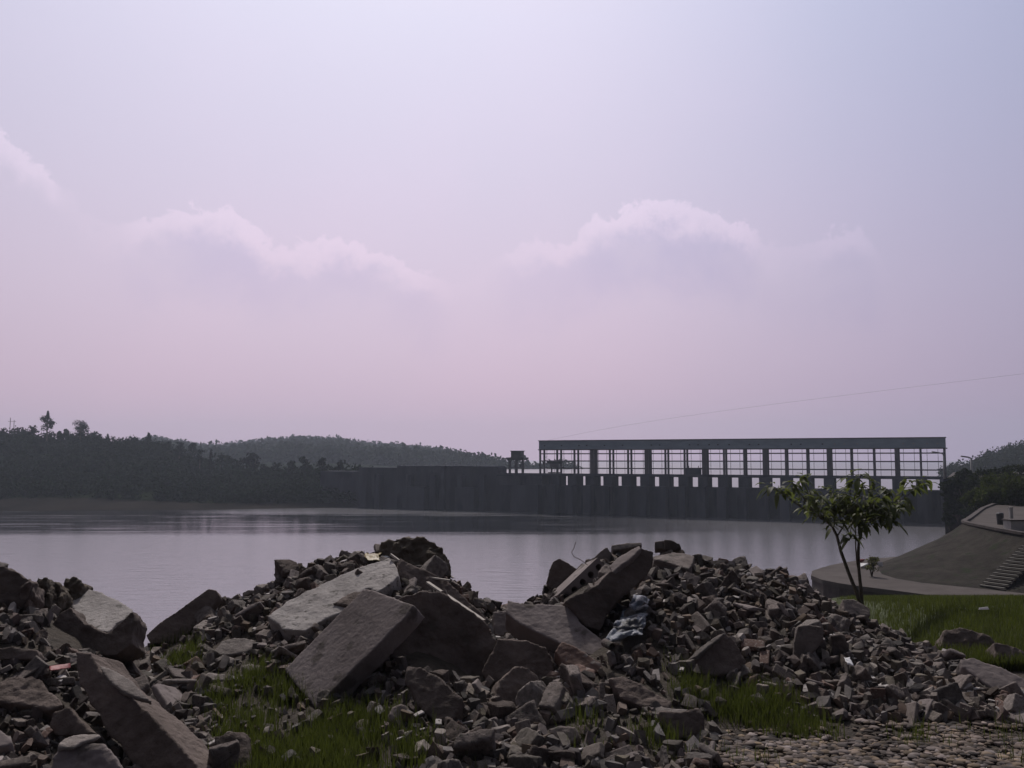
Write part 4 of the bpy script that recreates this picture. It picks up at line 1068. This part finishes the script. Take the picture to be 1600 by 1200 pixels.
def spot(rd, small=False):
    while True:
        px = rd.uniform(-60, 1660); yb, yc = interp(YB, px), interp(YC, px)
        t = rd.random()
        Y = yb-.5 + (yc-yb+.55)*t
        x = (px-800)/F*1.012*Y/1.0
        z = height(x, Y); qx, qy = proj((x, Y, z))
        if qy > 1230: continue
        if any(inpoly(qx, qy, g) for g in GRASS) and rd.random() < (.70 if small else .96): continue
        if qx > 1120 and qy > 1128: continue
        return x, Y, z, qx, qy
def blocked(qx, qy, Y, rpx):
    for poly, py_ in KEEP:
        if Y < py_+.5:
            for ox, oy in ((0,0),(rpx,0),(-rpx,0),(0,rpx*.7),(0,-rpx*.7)):
                if inpoly(qx+ox, qy+oy, poly): return True
    return False
MATW = {'weathered_concrete':'grey','stained_concrete':'dark','broken_mortar':'pale gritty','smooth_cast_concrete':'smooth grey','dusty_red_brick':'dusty red','dusty_grey_brick':'dusty grey','grey_river_stone':'dark','white_plaster':'whitish'}
KW = {'concrete_chunk':'concrete chunk','slab_fragment':'slab fragment','brick':'brick','stone':'rounded stone','plaster_flake':'plaster flake'}
def relabel(o, kind, zn, s, lo, hi, me, c, Y, x):
    px = 800+F*x/Y; t = (Y-interp(YB, px))/(interp(YC, px)-interp(YB, px))
    where = 'near the foot of' if t < .3 else ('midway up' if t < .68 else 'near the crest of')
    size = 'small' if s < lo+(hi-lo)*.12 else ('middling' if s < lo+(hi-lo)*.4 else 'large')
    if kind == 'brick': size = 'broken' if s < .19 else 'whole'
    third = {'left pile': ((80, 'left part of the '), (190, 'middle of the '), (9e9, 'right part of the ')), 'centre pile': ((450, 'left part of the '), (620, 'middle of the '), (9e9, 'right part of the ')),
             'right mound': ((960, 'left part of the '), (1180, 'middle of the '), (1380, 'right part of the '), (9e9, 'far end of the '))}[zn]
    tw = next(w for lim, w in third if px < lim)
    lab = f"{size} {MATW[me.materials[0].name]} {KW[kind]} {where} the {tw}{zn}"
    tag(o, lab, c, f"{size} {MATW[me.materials[0].name]} {KW[kind]}s {where} the {tw}{zn}")
plan = [('concrete_chunk', 290, (.10, .30)), ('slab_fragment', 200, (.12, .34)), ('brick', 230, (.17, .25)), ('stone', 170, (.08, .2)), ('plaster_flake', 130, (.05, .13))]
for kind, cnt, (lo, hi) in plan:
    made = 0; tries = 0
    while made < cnt and tries < 20000:
        tries += 1
        x, Y, z, qx, qy = spot(rd)
        s = lo + (hi-lo)*rd.random()**2.6
        if qx > 1000: s = lo + (s-lo)*.62
        rpx = s*.42/Y*F
        if blocked(qx, qy, Y, rpx): continue
        me = rd.choice(LIB[kind]); o = bpy.data.objects.new(kind, me); COL.objects.link(o)
        up = .30*s*(.5 if kind in ('slab_fragment', 'plaster_flake', 'brick') else .8)
        o.location = (x, Y, z+up + (.04 if kind == 'plaster_flake' else 0)); o.scale = (s, s*rd.uniform(.8, 1.15), s*rd.uniform(.8, 1.25))
        tl = 1.0 if kind == 'concrete_chunk' else .55
        if kind == 'plaster_flake': tl = .3
        o.rotation_euler = (rd.gauss(0, tl), rd.gauss(0, tl), rd.uniform(0, 6.28))
        zn = zone(qx, Y); l, c, g = LAB[kind]
        relabel(o, kind, zn, s, lo, hi, me, c, Y, x); made += 1
# small filling as one heap
sv, sf, smi = [], [], []
mats_ = [mat('rubble_concrete', (.075,.065,.057), (.20,.175,.16), 9, bump=.8, bscale=60, island=.55), mat('rubble_brick', (.07,.048,.04), (.15,.112,.095), 12, bump=.8, bscale=60, island=.5),
         mat('rubble_dark', (.052,.040,.033), (.14,.108,.09), 9, bump=.8, bscale=60, island=.5), mat('rubble_stone', (.05,.043,.036), (.14,.12,.10), 9, bump=.8, bscale=60, island=.5), mat('rubble_mortar', (.13,.115,.105), (.30,.265,.245), 9, bump=.8, bscale=60, island=.4)]
sl = []
for k in range(24):
    bm = hull_bm((1, rd.uniform(.45,.9), rd.uniform(.15,.6)), rd, .55, .16)
    bm.verts.ensure_lookup_table(); sl.append(([v.co.copy() for v in bm.verts], [[v.index for v in f.verts] for f in bm.faces]))
    bm.free()
for k in range(15000):
    x, Y, z, qx, qy = spot(rd, True)
    s = .022 + .11*rd.random()**2.8
    if blocked(qx, qy, Y, s*.35/Y*F): continue
    vs_, fs_ = rd.choice(sl); mx = Euler((rd.uniform(0,6), rd.uniform(0,6), rd.uniform(0,6))).to_matrix()*s; off = Vector((x, Y, z+.25*s)); b0 = len(sv)
    sv += [mx @ q + off for q in vs_]; sf += [[i+b0 for i in f] for f in fs_]; smi += [rd.choice((0,0,1,2,2,2,2,3,3,3,4))]*len(fs_)
o = link_mesh('small_rubble', sv, sf, None, mats=mats_, fm=smi); tag(o, 'small broken rubble filling the heaps between the larger pieces', 'rubble', kind='stuff')

# --- gravel at the lower right
ico = bmesh.new(); bmesh.ops.create_icosphere(ico, subdivisions=2, radius=1); ico.verts.ensure_lookup_table()
iv = np.array([v.co[:] for v in ico.verts]); ifc = np.array([[v.index for v in f.verts] for f in ico.faces]); ico.free()
gv, gf = [], []
n_ = 0
for k in range(34000):
    Y = rd.uniform(4.6, 7.2); px = rd.uniform(1020, 1720); x = (px-800)/F*1.01*Y
    z = height(x, Y); qx, qy = proj((x, Y, z))
    lim = interp([(1020,1195),(1120,1160),(1250,1146),(1400,1138),(1500,1130),(1720,1112)], qx)
    if qy < lim + rd.gauss(0, 13) + 16*noise.noise(Vector((x*2, Y*2, 9))) or qy > 1230: continue
    if noise.noise(Vector((x*3.1, Y*3.1, 4))) > .22 and rd.random() < .8: continue
    s = .0045 + .032*rd.random()**3.6
    q = iv*(1+.10*np.sin(iv[:, [1, 2, 0]]*3.1+k) + .06*np.cos(iv[:, [2, 0, 1]]*5.3+2*k))*np.array([s*rd.uniform(.9,1.5), s*rd.uniform(.8,1.1), s*rd.uniform(.3,.6)])
    a = rd.uniform(0, 6.28); ca, sa = math.cos(a), math.sin(a)
    q = q @ np.array([[ca, sa, 0], [-sa, ca, 0], [0, 0, 1]]) + np.array([x, Y, z+s*.25+rd.random()*.015])
    gv.append(q); gf.append(ifc+n_); n_ += len(iv)
o = link_mesh('gravel', np.concatenate(gv).tolist(), np.concatenate(gf).tolist(), M['pebble'], smooth=True); tag(o, 'brown rounded gravel covering the lower right corner', 'gravel', kind='stuff')

# --- grass
def blades(pts, hmin, hmax, w, name, label, lean=.45):
    v = []
    for (x, y, z) in pts:
        h = rd.uniform(hmin, hmax); a = rd.uniform(0, 6.28); l = rd.uniform(0, lean)*h; dx, dy = math.cos(a)*l, math.sin(a)*l
        b_ = rd.uniform(0, 6.28); wx, wy = math.cos(b_)*w/2, math.sin(b_)*w/2
        v += [(x-wx, y-wy, z-.02), (x+wx, y+wy, z-.02), (x+wx*.7+dx*.35, y+wy*.7+dy*.35, z+h*.55), (x-wx*.7+dx*.35, y-wy*.7+dy*.35, z+h*.55)]
        v += [(x-wx*.7+dx*.35, y-wy*.7+dy*.35, z+h*.55), (x+wx*.7+dx*.35, y+wy*.7+dy*.35, z+h*.55), (x+wx*.1+dx, y+wy*.1+dy, z+h), (x-wx*.1+dx, y-wy*.1+dy, z+h)]
    o = fast_mesh(name, np.array(v), 4, M['grass']); tag(o, label, 'grass', kind='stuff'); return o
pts = []
def fill(poly, n, spread=.07):
    x0 = min(p[0] for p in poly); x1 = max(p[0] for p in poly); y0 = min(p[1] for p in poly); y1 = max(p[1] for p in poly)
    m = 0
    while m < n:
        px, py = rd.uniform(x0, x1), rd.uniform(y0, y1)
        if not inpoly(px, py, poly): continue
        m += 1
        Y = surf(px, py); c = P(px, py, Y)
        if noise.noise(Vector((c.x*2.2, c.y*2.2, 7))) + .5*noise.noise(Vector((c.x*7, c.y*7, 2))) < (.10 if poly is not GRASS[0] else -.04): continue
        for k in range(rd.randint(6, 22)):
            x, y = c.x+rd.gauss(0, spread), c.y+rd.gauss(0, spread*1.6); pts.append((x, y, height(x, y)))
fill(GRASS[0], 1500); fill(GRASS[1], 700); fill(GRASS[2], 110, .05); fill(GRASS[3], 160)
fill([(640,1150),(760,1180),(760,1215),(640,1215)], 30)
fill([(1080,1165),(1250,1150),(1600,1140),(1600,1200),(1080,1200)], 60, .05)
blades(pts, .03, .15, .007, 'grass', 'green grass growing between the rubble heaps')
pts = []
while len(pts) < 60000:
    Y = 8.6 + 34*rd.random()**1.9; px = rd.uniform(1290, 1680); x = (px-800)/F*1.01*Y
    z = height(x, Y)
    if z > terrain(x, Y)+.02: continue
    pts.append((x, Y, z))
blades(pts, .05, .17, .012, 'grass', 'even green turf sloping away to the quay wall at right')

# --- the young tree
def young_tree():
    Y0 = 15.0; base = P(1347, 946, Y0); root = empty('young_tree', base, label='young forked tree with drooping leaves standing in the grass before the quay', cat='tree')
    def q(px, py, dy=0): return P(px, py, Y0+dy) - base
    stems = [([(1347,950),(1338,925),(1326,895),(1314,862),(1308,838),(1300,822),(1288,812)], (0,0,0,.05,.1,.1,.15), .036, .018),
             ([(1347,950),(1345,920),(1342,890),(1341,865),(1342,845),(1347,828),(1354,814)], (0,.05,.1,.1,.1,.05,0), .032, .017),
             ([(1343,900),(1339,880),(1337,855),(1337,830),(1334,810)], (.1,.1,.05,0,-.1), .014, .008),
             ([(1308,838),(1318,822),(1324,804)], (.1,0,-.1), .014, .008)]
    mb = MB()
    for pts_, dy, r0, r1 in stems:
        pp_ = [q(a, b_, d) for (a, b_), d in zip(pts_, dy)]
        mb.tube(pp_, [r0+(r1-r0)*i/(len(pp_)-1) for i in range(len(pp_))], 8)
    mb.build('trunk', M['bark'], root, smooth=True)
    cl = [(1208,760),(1222,768),(1240,757),(1256,747),(1268,768),(1250,778),(1262,790),(1284,784),(1300,766),(1290,802),(1318,792),(1335,778),(1348,762),(1366,784),
          (1386,766),(1402,792),(1382,808),(1412,772),(1430,764),(1446,752),(1424,750),(1330,818),(1346,822),(1312,812),(1374,800),(1303,784),(1398,814),(1360,754),(1330,752),(1342,800),
          (1296,792),(1310,800),(1326,796),(1356,806),(1366,796),(1352,780),(1338,790),(1322,780),(1376,786),(1396,800),(1408,784),(1276,778),(1246,766),(1310,776),(1386,796),(1346,806),(1300,808),(1352,792),(1318,770),(1390,784),(1276,800),(1300,820),(1328,838),(1360,815),(1374,775),(1345,742)]
    rg = random.Random(3); br = MB(); lv, lf = [], []
    hubs = [q(1288,812,.15), q(1354,814,0), q(1334,810,-.1), q(1324,804,-.1), q(1300,822,.1)]
    for (px, py) in cl:
        dy = rg.uniform(-.55, .55); c = q(px, py, dy); h = min(hubs, key=lambda t: (t-c).length)
        mid = h.lerp(c, .5) + Vector((0, 0, -.05 if c.z > h.z else .06))
        br.tube([h, mid, c], [.010, .007, .004], 5)
        for k in range(rg.randint(11, 16)):
            a = rg.uniform(0, 6.28); elv = rg.uniform(-.75, .55); d = Vector((math.cos(a)*math.cos(elv), math.sin(a)*math.cos(elv), math.sin(elv)))
            rg_d = rg.uniform(.2, .75); L_ = rg.uniform(.09, .23); W_ = L_*rg.uniform(.32, .48); st_ = c + d*rg.uniform(.0, .06) + Vector((rg.gauss(0,.05), rg.gauss(0,.05), rg.gauss(0,.035)))
            side_ = d.cross(Vector((0,0,1))).normalized(); b0 = len(lv); n = 5
            for i in range(n+1):
                t = i/n; p = st_ + d*L_*t + Vector((0, 0, -L_*rg_d*t*t)); w = W_*math.sin(math.pi*min(1, t*.93+.07))**.8*.5
                if i == n: w = .002
                lv += [p - side_*w + Vector((0,0,w*.35)), p, p + side_*w + Vector((0,0,w*.35))]
            for i in range(n):
                a0 = b0+3*i; lf += [(a0, a0+1, a0+4, a0+3), (a0+1, a0+2, a0+5, a0+4)]
    br.build('branches', M['bark'], root, smooth=True)
    link_mesh('crown', lv, lf, M['leaf'], root, smooth=True)
young_tree()
bush(1362, 894, 56, 1.2, 1.25, 300, 'small yellowish plant alone at the far edge of the quay path', None, mt='leaf_plant', n=420, leaf=.07, name='small_plant')
for px, py, mt, lb_ in ((1345,878,'red','red scrap of litter on the quay path left of the small plant'), (1351,886,'white','white scrap of litter on the quay path left of the small plant'), (1374,884,'plaster','pale scrap of litter on the quay path right of the small plant')):
    c = PZ(px, py, PZQ+.1); o = MB(); n = 5
    v = [Vector((rd.uniform(-.3,.3), rd.uniform(-.2,.2), rd.uniform(-.08,.25))) for _ in range(10)]
    bm = bmesh.new(); [bm.verts.new(p) for p in v]; bmesh.ops.convex_hull(bm, input=bm.verts[:]); bmesh.ops.delete(bm, geom=[q for q in bm.verts if not q.link_faces], context='VERTS')
    me = bpy.data.meshes.new('litter'); bm.to_mesh(me); bm.free(); me.materials.append(M[mt]); o = bpy.data.objects.new('litter', me); COL.objects.link(o); o.location = c; tag(o, lb_, 'litter')

# ------------------------------------------------------------------ haze
hz = MB().box((0, 1000, 34), (4000, 2300, 98)).build('haze', None)
hm = bpy.data.materials.new('haze'); hm.use_nodes = True; N = hm.node_tree.nodes; N.clear()
ho = N.new('ShaderNodeOutputMaterial'); pv = N.new('ShaderNodeVolumePrincipled')
pv.inputs['Color'].default_value = (.76, .85, 1.0, 1); pv.inputs['Density'].default_value = .00030; pv.inputs['Anisotropy'].default_value = .2
hm.node_tree.links.new(pv.outputs[0], ho.inputs['Volume']); hz.data.materials.append(hm)
tag(hz, kind='stuff')

# ------------------------------------------------------------------ labels told apart by their order
ORD = ['first','second','third','fourth','fifth','sixth','seventh','eighth','ninth','tenth','eleventh','twelfth','thirteenth','fourteenth','fifteenth','sixteenth','seventeenth','eighteenth']
for g, txt in (('bushes at the back of the terrace', '{} from the left of the olive green bushes at the back of the terrace'),
               ('creepers on the abutment wall', '{} from the left of the dark creepers on the overgrown abutment wall'),
               ('bushes along the top of the abutment', '{} from the left of the low dark bushes on top of the abutment'),
               ('little trees on the far ridge', '{} from the left of the hazy little trees on the far ridge skyline'),
               ('small trees on the skyline of the near left hill', '{} from the left of the small trees on the near left hill skyline'),
               ('small trees on the low left shore', '{} from the left of the small dark trees along the low left shore')):
    L_ = sorted([o for o in COL.objects if o.get('group') == g], key=lambda o: o.location.x/o.location.y)
    for k, o in enumerate(L_): o['label'] = txt.format(ORD[k])
